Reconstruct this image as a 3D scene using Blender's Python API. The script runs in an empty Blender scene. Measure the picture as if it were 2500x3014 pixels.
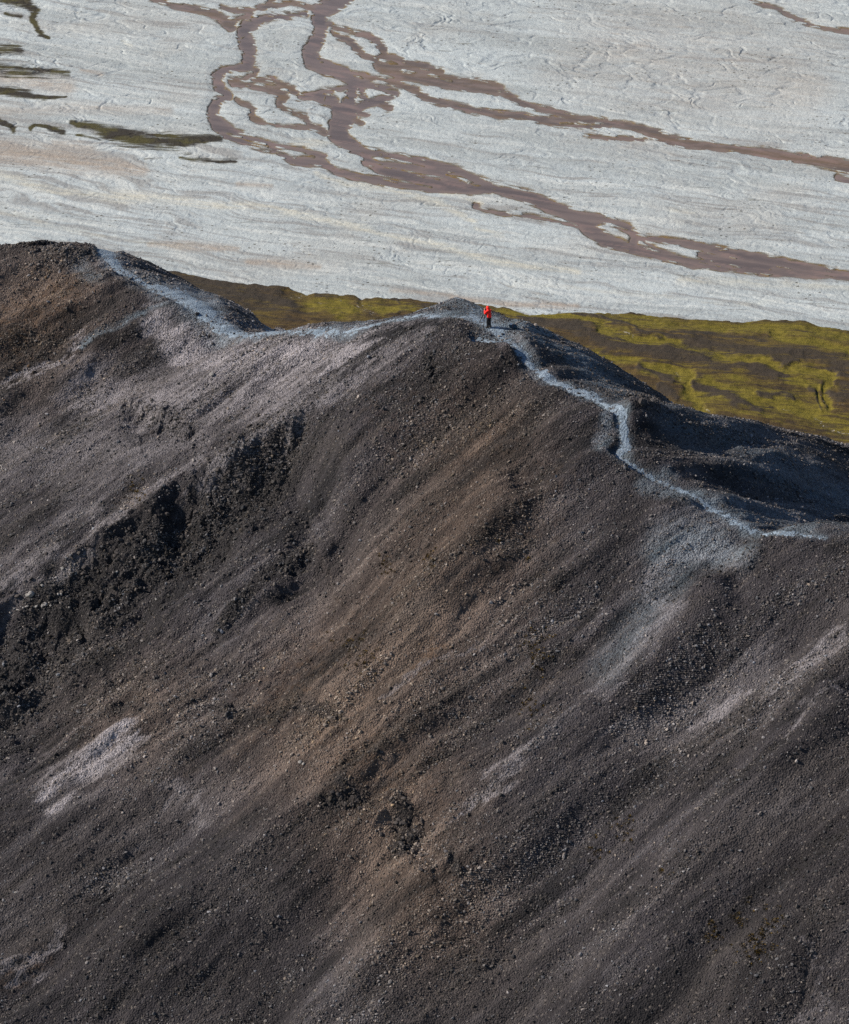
import bpy, bmesh, math, random
import numpy as np
from mathutils import Vector, Matrix

# ------------------------------------------------------------------ camera, sky, sun, exposure
scene = bpy.context.scene
COL = scene.collection
PITCH = math.radians(25.0)          # camera looks down this much
VFOV = math.radians(15.0)
W_PX, H_PX = 2500.0, 3014.0         # survey pixels of the photograph
FPX = (H_PX / 2) / math.tan(VFOV / 2)

cam_d = bpy.data.cameras.new("camera_view")
cam = bpy.data.objects.new("camera_view", cam_d)
COL.objects.link(cam)
cam.location = (0, 0, 0)
cam.rotation_euler = (math.pi / 2 - PITCH, 0, 0)
cam_d.sensor_fit = 'VERTICAL'
cam_d.angle = VFOV
cam_d.clip_start = 1.0
cam_d.clip_end = 60000
scene.camera = cam

SUN_EL = math.radians(32.0)
SUN_AZ = math.radians(-81.0)        # from +Y towards +X
SUN = Vector((math.sin(SUN_AZ) * math.cos(SUN_EL), math.cos(SUN_AZ) * math.cos(SUN_EL), math.sin(SUN_EL)))
world = bpy.data.worlds.new("World")
scene.world = world
world.use_nodes = True
nt = world.node_tree
nt.nodes.clear()
wo = nt.nodes.new("ShaderNodeOutputWorld")
bg = nt.nodes.new("ShaderNodeBackground")
sky = nt.nodes.new("ShaderNodeTexSky")
sky.sky_type = 'NISHITA'
sky.sun_disc = False
sky.sun_elevation = SUN_EL
sky.sun_rotation = SUN_AZ
sky.air_density = 1.0
sky.dust_density = 0.6
sky.ozone_density = 3.0
bg.inputs["Strength"].default_value = 0.075
nt.links.new(sky.outputs[0], bg.inputs["Color"])
nt.links.new(bg.outputs[0], wo.inputs["Surface"])

sun_d = bpy.data.lights.new("sun", 'SUN')
sun_d.energy = 4.7
sun_d.angle = math.radians(0.5)
sun_d.color = (1.0, 0.915, 0.80)
sun_o = bpy.data.objects.new("sun", sun_d)
COL.objects.link(sun_o)
sun_o.rotation_euler = (-SUN).to_track_quat('-Z', 'Y').to_euler()
sun_o.location = SUN * 500

scene.view_settings.view_transform = 'Standard'
scene.view_settings.look = 'None'
scene.view_settings.exposure = 0.42
scene.view_settings.gamma = 1.0
scene.render.engine = 'CYCLES'
scene.cycles.max_bounces = 4
scene.cycles.diffuse_bounces = 2
scene.cycles.use_denoising = False

rng = np.random.default_rng(11)
random.seed(11)

# ------------------------------------------------------------------ small maths
SP, CP = math.sin(PITCH), math.cos(PITCH)

def ray(px, py):
    a = (px - W_PX / 2) / FPX
    b = (H_PX / 2 - py) / FPX
    return np.array([a, CP + b * SP, -SP + b * CP])

def project(x, y, z):
    f = y * CP - z * SP
    u = y * SP + z * CP
    return W_PX / 2 + FPX * x / f, H_PX / 2 - FPX * u / f

def sstep(a, b, x):
    t = np.clip((x - a) / (b - a), 0, 1)
    return t * t * (3 - 2 * t)

def _hash(ix, iy, seed):
    h = (ix.astype(np.int64) * 374761393 + iy.astype(np.int64) * 668265263 + seed * 974711) & 0xFFFFFFFF
    h = ((h ^ (h >> 13)) * 1274126177) & 0xFFFFFFFF
    h = (h ^ (h >> 16)) & 0xFFFFFF
    return h.astype(np.float32) / np.float32(0xFFFFFF)

def noise(x, y, seed=0):
    """value noise in -1..1"""
    x0 = np.floor(x); y0 = np.floor(y)
    fx = (x - x0).astype(np.float32); fy = (y - y0).astype(np.float32)
    ix = x0.astype(np.int64); iy = y0.astype(np.int64)
    u = fx * fx * fx * (fx * (fx * 6 - 15) + 10)
    v = fy * fy * fy * (fy * (fy * 6 - 15) + 10)
    a = _hash(ix, iy, seed); b = _hash(ix + 1, iy, seed)
    c = _hash(ix, iy + 1, seed); d = _hash(ix + 1, iy + 1, seed)
    return ((a + (b - a) * u) * (1 - v) + (c + (d - c) * u) * v) * 2 - 1

def fbm(x, y, seed=0, octv=4, gain=0.5, lac=2.03):
    s = 0; amp = 1.0; tot = 0
    for i in range(octv):
        s = s + amp * noise(x, y, seed + i * 17)
        tot += amp
        x, y = (x * 0.8 - y * 0.6) * lac + 5.3, (x * 0.6 + y * 0.8) * lac + 1.7
        amp *= gain
    return s / tot

def fbm_an(x, y, seed=0, octv=4, gain=0.5, lac=2.03):
    """fbm without rotating the octaves, for drawn-out grain"""
    s = 0; amp = 1.0; tot = 0
    for i in range(octv):
        s = s + amp * noise(x + 13.7 * i, y + 7.1 * i, seed + i * 17)
        tot += amp
        x, y = x * lac, y * lac
        amp *= gain
    return s / tot

def ridged(x, y, seed=0, octv=3, gain=0.5):
    s = 0; amp = 1.0; tot = 0
    for i in range(octv):
        s = s + amp * (1 - np.abs(noise(x, y, seed + 31 * i)) * 2)
        tot += amp
        x, y = (x * 0.8 - y * 0.6) * 2.1 + 3.1, (x * 0.6 + y * 0.8) * 2.1 + 9.2
        amp *= gain
    return s / tot

def cells(x, y, seed=0):
    """random value of the nearest jittered cell, and how close the border is"""
    x0 = np.floor(x).astype(np.int64); y0 = np.floor(y).astype(np.int64)
    f1 = np.full(x.shape, 9.0, np.float32); f2 = f1.copy(); val = np.zeros(x.shape, np.float32)
    for i in (-1, 0, 1):
        for j in (-1, 0, 1):
            cx, cy = x0 + i, y0 + j
            d = np.hypot(cx + _hash(cx, cy, seed) - x, cy + _hash(cx, cy, seed + 5) - y).astype(np.float32)
            r = _hash(cx, cy, seed + 9)
            n = d < f1
            f2 = np.where(n, f1, np.minimum(f2, d)); val = np.where(n, r, val); f1 = np.where(n, d, f1)
    return val, f2 - f1

class Survey:
    """a map of surveyed outlines: signed reach (positive inside a stroke)"""
    X0, Y0, STEP = -160.0, -160.0, 2.0
    NX, NY = 1412, 1670
    def __init__(self, far=-400.0):
        self.a = np.full((self.NY, self.NX), far, np.float32)
    def _box(self, pts, pad):
        xs = [p[0] for p in pts]; ys = [p[1] for p in pts]
        i0 = int(max(0, (min(xs) - pad - self.X0) // self.STEP)); i1 = int(min(self.NX, (max(xs) + pad - self.X0) // self.STEP + 2))
        j0 = int(max(0, (min(ys) - pad - self.Y0) // self.STEP)); j1 = int(min(self.NY, (max(ys) + pad - self.Y0) // self.STEP + 2))
        return i0, i1, j0, j1
    def stroke(self, pts, pad=60.0, k=1.0, scale=1.0):
        for p, q in zip(pts[:-1], pts[1:]):
            m = pad + max(p[2], q[2]) * scale
            i0, i1, j0, j1 = self._box([p, q], m)
            if i0 >= i1 or j0 >= j1:
                continue
            gx = self.X0 + self.STEP * np.arange(i0, i1, dtype=np.float32)[None, :]
            gy = self.Y0 + self.STEP * np.arange(j0, j1, dtype=np.float32)[:, None]
            dx, dy = q[0] - p[0], q[1] - p[1]
            L = dx * dx + dy * dy + 1e-6
            t = np.clip(((gx - p[0]) * dx + (gy - p[1]) * dy) / L, 0, 1)
            d = np.hypot(gx - p[0] - t * dx, gy - p[1] - t * dy)
            v = (p[2] + (q[2] - p[2]) * t) * scale - d
            self.a[j0:j1, i0:i1] = np.maximum(self.a[j0:j1, i0:i1], v)
        return self
    def soft(self, pts, amount=1.0):
        """falls from amount on the line to 0 at its width, kept as a maximum"""
        for p, q in zip(pts[:-1], pts[1:]):
            m = max(p[2], q[2])
            i0, i1, j0, j1 = self._box([p, q], m)
            if i0 >= i1 or j0 >= j1:
                continue
            gx = self.X0 + self.STEP * np.arange(i0, i1, dtype=np.float32)[None, :]
            gy = self.Y0 + self.STEP * np.arange(j0, j1, dtype=np.float32)[:, None]
            dx, dy = q[0] - p[0], q[1] - p[1]
            L = dx * dx + dy * dy + 1e-6
            t = np.clip(((gx - p[0]) * dx + (gy - p[1]) * dy) / L, 0, 1)
            d = np.hypot(gx - p[0] - t * dx, gy - p[1] - t * dy) / (p[2] + (q[2] - p[2]) * t)
            v = np.clip(1 - d, 0, 1); v = v * v * (3 - 2 * v) * amount
            self.a[j0:j1, i0:i1] = np.maximum(self.a[j0:j1, i0:i1], v)
        return self
    def at(self, px, py):
        u = np.clip((px - self.X0) / self.STEP, 0, self.NX - 1.001)
        v = np.clip((py - self.Y0) / self.STEP, 0, self.NY - 1.001)
        i = u.astype(np.int32); j = v.astype(np.int32)
        fu = (u - i).astype(np.float32); fv = (v - j).astype(np.float32)
        a = self.a
        return (a[j, i] * (1 - fu) + a[j, i + 1] * fu) * (1 - fv) + (a[j + 1, i] * (1 - fu) + a[j + 1, i + 1] * fu) * fv

def softmap(strokes):
    m = Survey(0.0)
    for s in strokes:
        amt = 1.0
        if isinstance(s, tuple):
            s, amt = s
        if len(s) == 1:
            s = [s[0], (s[0][0] + 1, s[0][1], s[0][2])]
        m.soft(s, amt)
    return m

# ------------------------------------------------------------------ objects, tags, materials
def tag(o, label=None, cat=None, group=None, kind=None):
    if label: o["label"] = label
    if cat: o["category"] = cat
    if group: o["group"] = group
    if kind: o["kind"] = kind
    return o

def link(name, me, mat=None, parent=None):
    o = bpy.data.objects.new(name, me)
    COL.objects.link(o)
    if mat is not None and not me.materials:
        me.materials.append(mat)
    if parent is not None:
        o.parent = parent
    return o

def empty(name, loc):
    o = bpy.data.objects.new(name, None)
    COL.objects.link(o)
    o.location = loc
    return o

def mesh_np(name, verts, faces, smooth=True):
    """faces: (n,k) int array, all the same size"""
    me = bpy.data.meshes.new(name)
    n, k = faces.shape
    me.vertices.add(len(verts))
    me.vertices.foreach_set("co", np.ascontiguousarray(verts, np.float32).ravel())
    me.loops.add(n * k)
    me.loops.foreach_set("vertex_index", np.ascontiguousarray(faces, np.int32).ravel())
    me.polygons.add(n)
    me.polygons.foreach_set("loop_start", np.arange(0, n * k, k, dtype=np.int32))
    me.polygons.foreach_set("use_smooth", np.full(n, smooth, bool))
    me.update(calc_edges=True)
    return me

def grid_faces(ny, nx):
    i = np.arange(ny * nx, dtype=np.int32).reshape(ny, nx)
    return np.stack([i[:-1, :-1], i[:-1, 1:], i[1:, 1:], i[1:, :-1]], -1).reshape(-1, 4)

def set_col(me, name, r, g, b, a):
    at = me.attributes.new(name, 'FLOAT_COLOR', 'POINT')
    d = np.stack([np.broadcast_to(np.asarray(c, np.float32).ravel(), (len(me.vertices),)) for c in (r, g, b, a)], -1)
    at.data.foreach_set("color", np.ascontiguousarray(d, np.float32).ravel())

class Mat:
    def __init__(self, name, rough=0.9, spec=0.3):
        self.m = bpy.data.materials.new(name)
        self.m.use_nodes = True
        self.t = self.m.node_tree
        self.b = self.t.nodes["Principled BSDF"]
        self.b.inputs["Roughness"].default_value = rough
        self.b.inputs["Specular IOR Level"].default_value = spec
        tc = self.t.nodes.new("ShaderNodeTexCoord")
        self.obj = tc.outputs["Object"]
    def n(self, kind): return self.t.nodes.new(kind)
    def l(self, a, b): self.t.links.new(a, b)
    def attr(self, name):
        a = self.n("ShaderNodeAttribute"); a.attribute_name = name
        s = self.n("ShaderNodeSeparateColor"); self.l(a.outputs["Color"], s.inputs[0])
        return s.outputs[0], s.outputs[1], s.outputs[2], a.outputs["Alpha"], a.outputs["Color"]
    def mapped(self, scale=(1, 1, 1), rot=0.0):
        m = self.n("ShaderNodeMapping"); m.vector_type = 'TEXTURE'
        m.inputs["Rotation"].default_value = (0, 0, rot)
        m.inputs["Scale"].default_value = scale
        self.l(self.obj, m.inputs["Vector"])
        return m.outputs[0]
    def noise(self, scale, vec=None, detail=4, rough=0.6, dist=0.0):
        k = self.n("ShaderNodeTexNoise")
        k.inputs["Scale"].default_value = scale; k.inputs["Detail"].default_value = detail
        k.inputs["Roughness"].default_value = rough; k.inputs["Distortion"].default_value = dist
        self.l(vec or self.obj, k.inputs["Vector"])
        return k.outputs["Fac"]
    def voronoi(self, scale, vec=None, out="Distance", feature='F1', rnd=1.0):
        k = self.n("ShaderNodeTexVoronoi"); k.feature = feature
        k.inputs["Scale"].default_value = scale; k.inputs["Randomness"].default_value = rnd
        self.l(vec or self.obj, k.inputs["Vector"])
        return k.outputs[out]
    def ramp(self, fac, lo, hi, a=0.0, b=1.0):
        k = self.n("ShaderNodeMapRange"); k.interpolation_type = 'SMOOTHSTEP'
        self.l(fac, k.inputs[0])
        for i, v in enumerate((lo, hi, a, b)): k.inputs[i + 1].default_value = v
        return k.outputs[0]
    def math(self, op, a, b=None):
        k = self.n("ShaderNodeMath"); k.operation = op
        for i, v in enumerate((a, b)):
            if v is None: continue
            if isinstance(v, (int, float)): k.inputs[i].default_value = v
            else: self.l(v, k.inputs[i])
        return k.outputs[0]
    def mix(self, fac, a, b, kind='MIX'):
        k = self.n("ShaderNodeMix"); k.data_type = 'RGBA'; k.blend_type = kind
        if isinstance(fac, (int, float)): k.inputs[0].default_value = fac
        else: self.l(fac, k.inputs[0])
        for idx, v in ((6, a), (7, b)):
            if isinstance(v, tuple): k.inputs[idx].default_value = (*v, 1)
            else: self.l(v, k.inputs[idx])
        return k.outputs[2]
    def color(self, c):
        if isinstance(c, tuple): self.b.inputs["Base Color"].default_value = (*c, 1)
        else: self.l(c, self.b.inputs["Base Color"])
    def bump(self, height, dist, strength=1.0, normal=None):
        k = self.n("ShaderNodeBump")
        k.inputs["Distance"].default_value = dist; k.inputs["Strength"].default_value = strength
        self.l(height, k.inputs["Height"])
        if normal is not None: self.l(normal, k.inputs["Normal"])
        self.l(k.outputs[0], self.b.inputs["Normal"])
        return k.outputs[0]

def plain_mat(name, c, rough=0.7, vary=0.25, scale=30.0, spec=0.3, bump=0.0):
    m = Mat(name, rough, spec)
    f = m.noise(scale, detail=3)
    m.color(m.mix(f, tuple(v * (1 - vary) for v in c), tuple(min(1, v * (1 + vary)) for v in c)))
    if bump: m.bump(f, bump)
    return m.m

# ------------------------------------------------------------------ the ridge: crest line, then its flanks
P0 = ray(1437, 966); P0 = P0 / np.linalg.norm(P0) * 300.0

def walk(start, steps):
    out = []; c = start
    for px, py, hx, hy in steps:
        r = ray(px, py)
        n = np.array([hy, -hx])                     # plan normal of the heading
        t = (c[0] * n[0] + c[1] * n[1]) / (r[0] * n[0] + r[1] * n[1])
        c = r * t
        out.append(c)
    return out

right = walk(P0, [(1508, 1018, .5, -.866), (1573, 1082, .5, -.866), (1680, 1146, .6, -.8), (1752, 1170, .66, -.75),
                  (1824, 1222, .5, -.866), (1842, 1317, .18, -.98), (1862, 1385, .22, -.97), (2003, 1450, .7, -.71),
                  (2183, 1538, .7, -.71), (2362, 1575, .86, -.5), (2600, 1570, .93, -.36), (2900, 1530, .93, -.36)])
left = walk(P0, [(1350, 945, -.8, .6), (1250, 932, -.75, .66), (1060, 950, -.75, .66), (860, 976, -.7, .71), (717, 969, -.7, .71),
                 (610, 918, -.7, .71), (502, 867, -.7, .71), (430, 842, -.7, .71), (323, 755, -.7, .71), (290, 735, -.8, .6),
                 (86, 726, -.97, .22), (-60, 760, -.9, -.43)])
east_end = right[-1] + np.array([60, -35, 14.0])
west_end = left[-1] + np.array([-70, 10, -34.0])
crest = [west_end] + left[::-1] + [P0] + right + [east_end, east_end + np.array([260, -160, 20.0])]
# per crest point: west slope, east slope near, shelf width, east slope far
SWE = ([(.62, .6, 3, .8)] + [(.60, .62, 2, .8), (.60, .62, 2, .8), (.56, .58, 2.0, .8), (.52, .56, 2.5, .8), (.47, .56, 2.5, .8), (.44, .56, 2.5, .8),
                              (.42, .56, 2.0, .8), (.42, .56, 1.5, .8), (.43, .56, 1.0, .8), (.46, .5, 1.0, .8), (.5, .42, 3.5, .8), (.54, .42, 5.0, .8)]
       + [(.57, .42, 5.5, .85)] + [(.58, .43, 5.5, .85), (.58, .44, 6.0, .85), (.58, .45, 6.5, .85), (.58, .48, 8, .85), (.58, .5, 9, .85),
                                  (.58, .53, 14, .85), (.58, .54, 18, .85), (.58, .56, 20, .85), (.58, .6, 20, .85), (.58, .6, 20, .85), (.58, .6, 20, .85), (.58, .6, 20, .85)]
       + [(.58, .6, 20, .85), (.58, .6, 20, .85)])
assert len(SWE) == len(crest), (len(SWE), len(crest))
cs = []; par = []
for i in range(len(crest) - 1):
    a, b = crest[i], crest[i + 1]
    L = np.linalg.norm((b - a)[:2]); n = max(2, int(min(L, 60) / 0.6))
    for k in range(n):
        t = k / n
        cs.append(a + (b - a) * t)
        par.append([SWE[i][j] + (SWE[i + 1][j] - SWE[i][j]) * t for j in range(4)])
cs = np.array(cs); par = np.array(par)
for _ in range(6):                                   # ease the corners of the crest
    cs[1:-1] = cs[1:-1] * .5 + (cs[:-2] + cs[2:]) * .25
tan = np.gradient(cs[:, :2], axis=0); tan /= np.linalg.norm(tan, axis=1)[:, None]
east = np.stack([-tan[:, 1], tan[:, 0]], 1)          # left of the walking direction = north-east side

# a spur running down east from the knob, with even flanks
knob = right[4] * .5 + right[3] * .5
r_ = ray(1885, 1186); knob = r_ / np.linalg.norm(r_) * (np.linalg.norm(right[4]) + 2.0)
spur = [knob] + walk(knob, [(1980, 1200, .87, .5), (2067, 1232, .87, .5), (2153, 1240, .87, .5), (2239, 1256, .87, .5), (2354, 1292, .87, .5), (2500, 1332, .87, .5), (2700, 1400, .87, .5), (3000, 1520, .87, .5)])
sp = []
for a, b in zip(spur[:-1], spur[1:]):
    n = max(2, int(np.linalg.norm((b - a)[:2]) / .6))
    sp += [a + (b - a) * k / n for k in range(n)]
sp = np.array(sp)
for _ in range(4):
    sp[1:-1] = sp[1:-1] * .5 + (sp[:-2] + sp[2:]) * .25
N_MAIN = len(cs)
cs = np.concatenate([cs, sp]); east = np.concatenate([east, np.tile([[-.5, .87]], (len(sp), 1))])
par = np.concatenate([par, np.tile([[.64, .7, 3.0, .95]], (len(sp), 1))])

def axis(lo, hi, step, far_lo, far_hi, growth=1.12):
    mid = np.arange(lo, hi + step / 2, step)
    a = []; s = step; v = lo
    while v > far_lo:
        s *= growth; v -= s; a.append(v)
    b = []; s = step; v = mid[-1]
    while v < far_hi:
        s *= growth; v += s; b.append(v)
    return np.concatenate([np.array(a[::-1]), mid, np.array(b)])

RX = axis(-44, 46, .085, -900, 1500, 1.25)
RY = axis(196, 326, .11, -700, 1240, 1.25)
CX = axis(-50, 52, .5, -1100, 1700, 1.2)
CY = axis(190, 332, .5, -900, 1400, 1.2)

def cubic_matrix(fine, coarse):
    M = np.zeros((len(fine), len(coarse)))
    i = np.clip(np.searchsorted(coarse, fine) - 1, 1, len(coarse) - 3)
    x0, x1, x2, x3 = coarse[i - 1], coarse[i], coarse[i + 1], coarse[i + 2]
    t = (fine - x1) / (x2 - x1)
    h00 = 2 * t**3 - 3 * t**2 + 1; h10 = t**3 - 2 * t**2 + t; h01 = -2 * t**3 + 3 * t**2; h11 = t**3 - t**2
    m1 = (x2 - x1) / (x2 - x0); m2 = (x2 - x1) / (x3 - x1)
    r = np.arange(len(fine))
    M[r, i - 1] += -h10 * m1
    M[r, i] += h00 - h11 * m2
    M[r, i + 1] += h01 + h10 * m1
    M[r, i + 2] += h11 * m2
    return M

def roof(X, Y):
    """smooth envelope of slopes falling away from every crest sample"""
    shp = X.shape; X = X.ravel(); Y = Y.ravel()
    K = 0.35; R = 2.2
    out = np.empty(len(X))
    for a in range(0, len(X), 20000):
        x = X[a:a + 20000, None]; y = Y[a:a + 20000, None]
        dx = x - cs[None, :, 0]; dy = y - cs[None, :, 1]
        d = np.sqrt(dx * dx + dy * dy) + 1e-6
        side = (dx * east[None, :, 0] + dy * east[None, :, 1]) / d
        e = sstep(-.5, .5, side)
        dr = np.sqrt(d * d + R * R) - R
        T = par[None, :, 2]
        over = np.logaddexp(0, (dr - T) / 1.2) * 1.2
        fe = par[None, :, 1] * dr + (par[None, :, 3] - par[None, :, 1]) * over
        fw = par[None, :, 0] * dr
        z = cs[None, :, 2] - (fw * (1 - e) + fe * e)
        m = z.max(1, keepdims=True)
        out[a:a + 20000] = m[:, 0] + K * np.log(np.exp((z - m) / K).sum(1))
    return out.reshape(shp)

ZC = roof(*np.meshgrid(CX, CY))
bias = np.median(roof(cs[60:N_MAIN - 60, 0], cs[60:N_MAIN - 60, 1]) - cs[60:N_MAIN - 60, 2])
ZC -= bias
Z0 = cubic_matrix(RY, CY) @ ZC @ cubic_matrix(RX, CX).T
X, Y = np.meshgrid(RX, RY)
PXr, PYr = project(X, np.maximum(Y, 60), Z0)
front = (Y > 150)
PXr = np.where(front, PXr, -5000.0); PYr = np.where(front, PYr, -5000.0)

# surveyed features of the ridge (x, y, half width in survey pixels)
PATH = [
    [(300, 737, 12), (323, 752, 16), (359, 801, 17), (430, 842, 17), (502, 866, 17), (574, 896, 24), (610, 917, 24), (667, 953, 16), (717, 967, 11), (861, 974, 9), (969, 966, 8), (1076, 946, 8), (1160, 935, 7), (1250, 928, 8), (1357, 936, 9), (1410, 944, 12), (1440, 962, 16), (1470, 985, 20), (1490, 1004, 18), (1508, 1018, 15), (1537, 1050, 15), (1573, 1082, 15), (1623, 1111, 15), (1680, 1146, 13), (1752, 1168, 16), (1788, 1203, 16), (1824, 1220, 15), (1838, 1268, 16), (1843, 1319, 17), (1814, 1352, 15), (1860, 1384, 13), (1917, 1413, 13), (2003, 1449, 12), (2111, 1499, 12), (2183, 1538, 11), (2255, 1564, 11), (2362, 1574, 10), (2434, 1582, 6)],
    [(1400, 1008, 12), (1440, 1006, 15), (1490, 1006, 14)],
]
pale_m = softmap([
    ([(x, y, w * 3.4) for x, y, w in PATH[0][:20]], .35),
    [(237, 1023, 22), (143, 1063, 22), (0, 1145, 18)],
    ([(480, 960, 80), (640, 1030, 150), (800, 1040, 140), (1000, 1010, 100)], 1.0), ([(250, 1140, 140), (600, 1150, 170), (850, 1130, 120)], .65), ([(0, 1300, 140), (300, 1300, 140), (600, 1280, 60)], .4),
    ([(1100, 992, 40), (1005, 1052, 44), (911, 1109, 28), (840, 1150, 16)], .95),
    ([(1250, 1010, 40), (1120, 1080, 50), (980, 1150, 46), (800, 1260, 34), (646, 1335, 34), (502, 1390, 34), (359, 1482, 40), (251, 1545, 44), (143, 1615, 40), (0, 1701, 30)], .5),
    ([(600, 1180, 60), (420, 1300, 70), (200, 1450, 60)], .25),
    ([(1990, 1600, 80), (2080, 1590, 90), (2170, 1620, 70)], .6),
    ([(1960, 1650, 60), (1900, 1750, 50), (1990, 1830, 40), (1880, 1950, 30), (1750, 2080, 26)], .5),
    ([(2460, 1850, 30), (2420, 1880, 36), (2310, 2000, 18), (2230, 2080, 12)], .8),
    ([(2052, 2100, 22), (2110, 2060, 30), (2190, 2005, 20)], .7),
    ([(2330, 2190, 18), (2400, 2100, 24), (2470, 2050, 24)], .45),
    ([(1579, 2239, 20), (1500, 2300, 28), (1435, 2382, 20), (1340, 2460, 12)], .6),
    ([(400, 2110, 30), (330, 2160, 80), (270, 2215, 95), (190, 2260, 70), (120, 2330, 30)], 1.0),
    ([(480, 2330, 20), (520, 2300, 24), (640, 2390, 16)], .4),
    ([(20, 2880, 24), (90, 2810, 30), (180, 2730, 20)], .5),
    ([(2390, 2790, 20), (2450, 2960, 26), (2330, 3010, 30)], .3),
    ([(1790, 1240, 20), (1770, 1310, 34), (1760, 1360, 20)], .5),
    ([(1150, 2080, 14), (1280, 1990, 18), (1420, 1920, 12)], .4),
    ([(1540, 990, 20), (1570, 1000, 16)], .8),
    ([(1690, 990, 12), (1640, 950, 12)], .2),
    ([(2100, 1240, 60), (2300, 1330, 60), (2500, 1420, 50)], .22),
    ([(1900, 1520, 20), (2300, 1520, 40), (2450, 1530, 30)], .25),
    ([(1300, 930, 30), (1250, 925, 16)], .5),
])
dust_sky_m = softmap([([(x, y, w * 2.4) for x, y, w in PATH[0]], .75), ([(x, y, w * 3.2) for x, y, w in PATH[0][:9]], .9), ([(1400, 1008, 30), (1500, 1006, 40)], .9), ([(1530, 990, 30), (1620, 1000, 30)], .8), ([(1430, 965, 40), (1500, 968, 50), (1550, 975, 40)], 1.0), ([(1790, 1240, 30), (1760, 1360, 30)], .6), ([(1950, 1620, 90), (2080, 1580, 110), (2180, 1620, 80)], .62), ([(1980, 1680, 110), (1900, 1830, 110), (1780, 2000, 90)], .35), ([(230, 780, 50), (280, 830, 50)], .5), ([(560, 890, 8), (517, 897, 12), (466, 912, 13), (402, 937, 15), (323, 984, 16), (237, 1023, 12)], .75), ([(1980, 1230, 80), (2200, 1330, 130), (2480, 1480, 130)], .5), ([(1900, 1450, 40), (2150, 1500, 60), (2400, 1545, 50)], .5), ([(1270, 930, 30), (1340, 910, 50), (1400, 920, 60), (1500, 950, 60), (1570, 985, 50), (1640, 1020, 60), (1760, 1100, 60), (1860, 1170, 50)], .75), ([(420, 830, 40), (520, 880, 60), (640, 930, 60)], .7)])  # pale ash, plus sky-blue fill light painted over the dark right hollow
ochre_m = softmap([
    ([(0, 1000, 200), (120, 900, 170), (240, 840, 90)], .9),
    ([(1292, 1923, 60), (1200, 2010, 40)], .9),
    ([(380, 1460, 50), (430, 1420, 30)], .8),
    ([(900, 1900, 260), (800, 2100, 260), (1200, 2300, 260)], .45),
    ([(1650, 1450, 200), (1500, 1700, 240)], .25),
    ([(20, 2880, 60), (120, 2800, 50)], .8),
    ([(1150, 1250, 200), (1450, 1300, 160)], .3),
])
crag_m = softmap([
    [(900, 1230, 26), (830, 1280, 80), (740, 1370, 170), (600, 1470, 190), (430, 1570, 170), (260, 1690, 160), (130, 1810, 190), (-20, 1950, 200)], ([(560, 1560, 240), (300, 1760, 240), (60, 1980, 240)], .4),
    [(910, 1540, 50), (860, 1570, 60), (780, 1620, 50), (640, 1780, 40)],
    ([(380, 1175, 50), (450, 1195, 60), (560, 1245, 50)], .9),
    [(1180, 2380, 60), (1200, 2470, 90), (1180, 2520, 60)],
    ([(1000, 2330, 40), (1060, 2370, 60), (960, 2400, 30)], .8),
    ([(650, 2060, 50), (760, 2100, 60), (900, 2090, 60), (1000, 2130, 50)], .7),
    ([(430, 2030, 60), (330, 2010, 50)], .6),
    ([(1320, 2560, 24), (1350, 2630, 26)], .9),
    ([(1280, 1130, 40), (1260, 1080, 30)], .7),
    ([(1880, 1180, 44), (1930, 1195, 40)], .8),
    ([(1140, 1660, 60), (1260, 1640, 50)], .3),
    ([(100, 730, 60), (250, 745, 40)], .6),
    ([(700, 1920, 60), (560, 1960, 60)], .5),
])
calm_m = softmap([([(1500, 1400, 260), (1400, 1650, 320)], .8), ([(1650, 1020, 160), (1900, 1280, 220), (2200, 1420, 260), (2600, 1500, 300)], .7)])
hum_m = softmap([([(560, 1900, 260), (900, 2060, 380), (1150, 2300, 300), (1300, 2600, 260)], 1.0), ([(300, 1950, 200), (500, 2050, 200)], .7), ([(1250, 1700, 160), (1050, 1850, 200)], .7), ([(1400, 2800, 260)], .6), ([(60, 950, 260), (200, 860, 160)], .8)])
shade_tone_m = softmap([  # painted shade: darkens the gravel colour in the lower corners and some bands
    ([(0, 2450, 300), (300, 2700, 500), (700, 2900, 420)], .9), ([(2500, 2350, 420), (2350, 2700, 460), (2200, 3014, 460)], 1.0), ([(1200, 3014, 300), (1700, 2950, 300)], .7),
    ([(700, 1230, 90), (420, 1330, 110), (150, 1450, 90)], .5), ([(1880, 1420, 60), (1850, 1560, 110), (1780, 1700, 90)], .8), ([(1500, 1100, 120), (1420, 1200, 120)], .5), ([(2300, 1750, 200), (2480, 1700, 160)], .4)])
sand_m = softmap([
    ([(1450, 1500, 260), (1150, 1900, 420), (700, 2200, 360)], .9), ([(1650, 1900, 200), (1300, 2450, 360)], .6), ([(600, 2000, 200), (200, 2150, 200)], .5), ([(700, 1950, 200), (420, 1980, 160)], .8)])
rib_m = softmap([
    [(1480, 1500, 120), (1250, 1850, 260), (900, 2300, 300), (450, 2800, 300)],
    [(2080, 1780, 120), (1750, 2150, 240), (1300, 2650, 280), (1000, 3050, 280)],
    [(2430, 2080, 140), (2100, 2500, 250), (1750, 3050, 280)]])
path_s = Survey()
for s in PATH:
    path_s.stroke(s, 40, scale=1.0)

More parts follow.
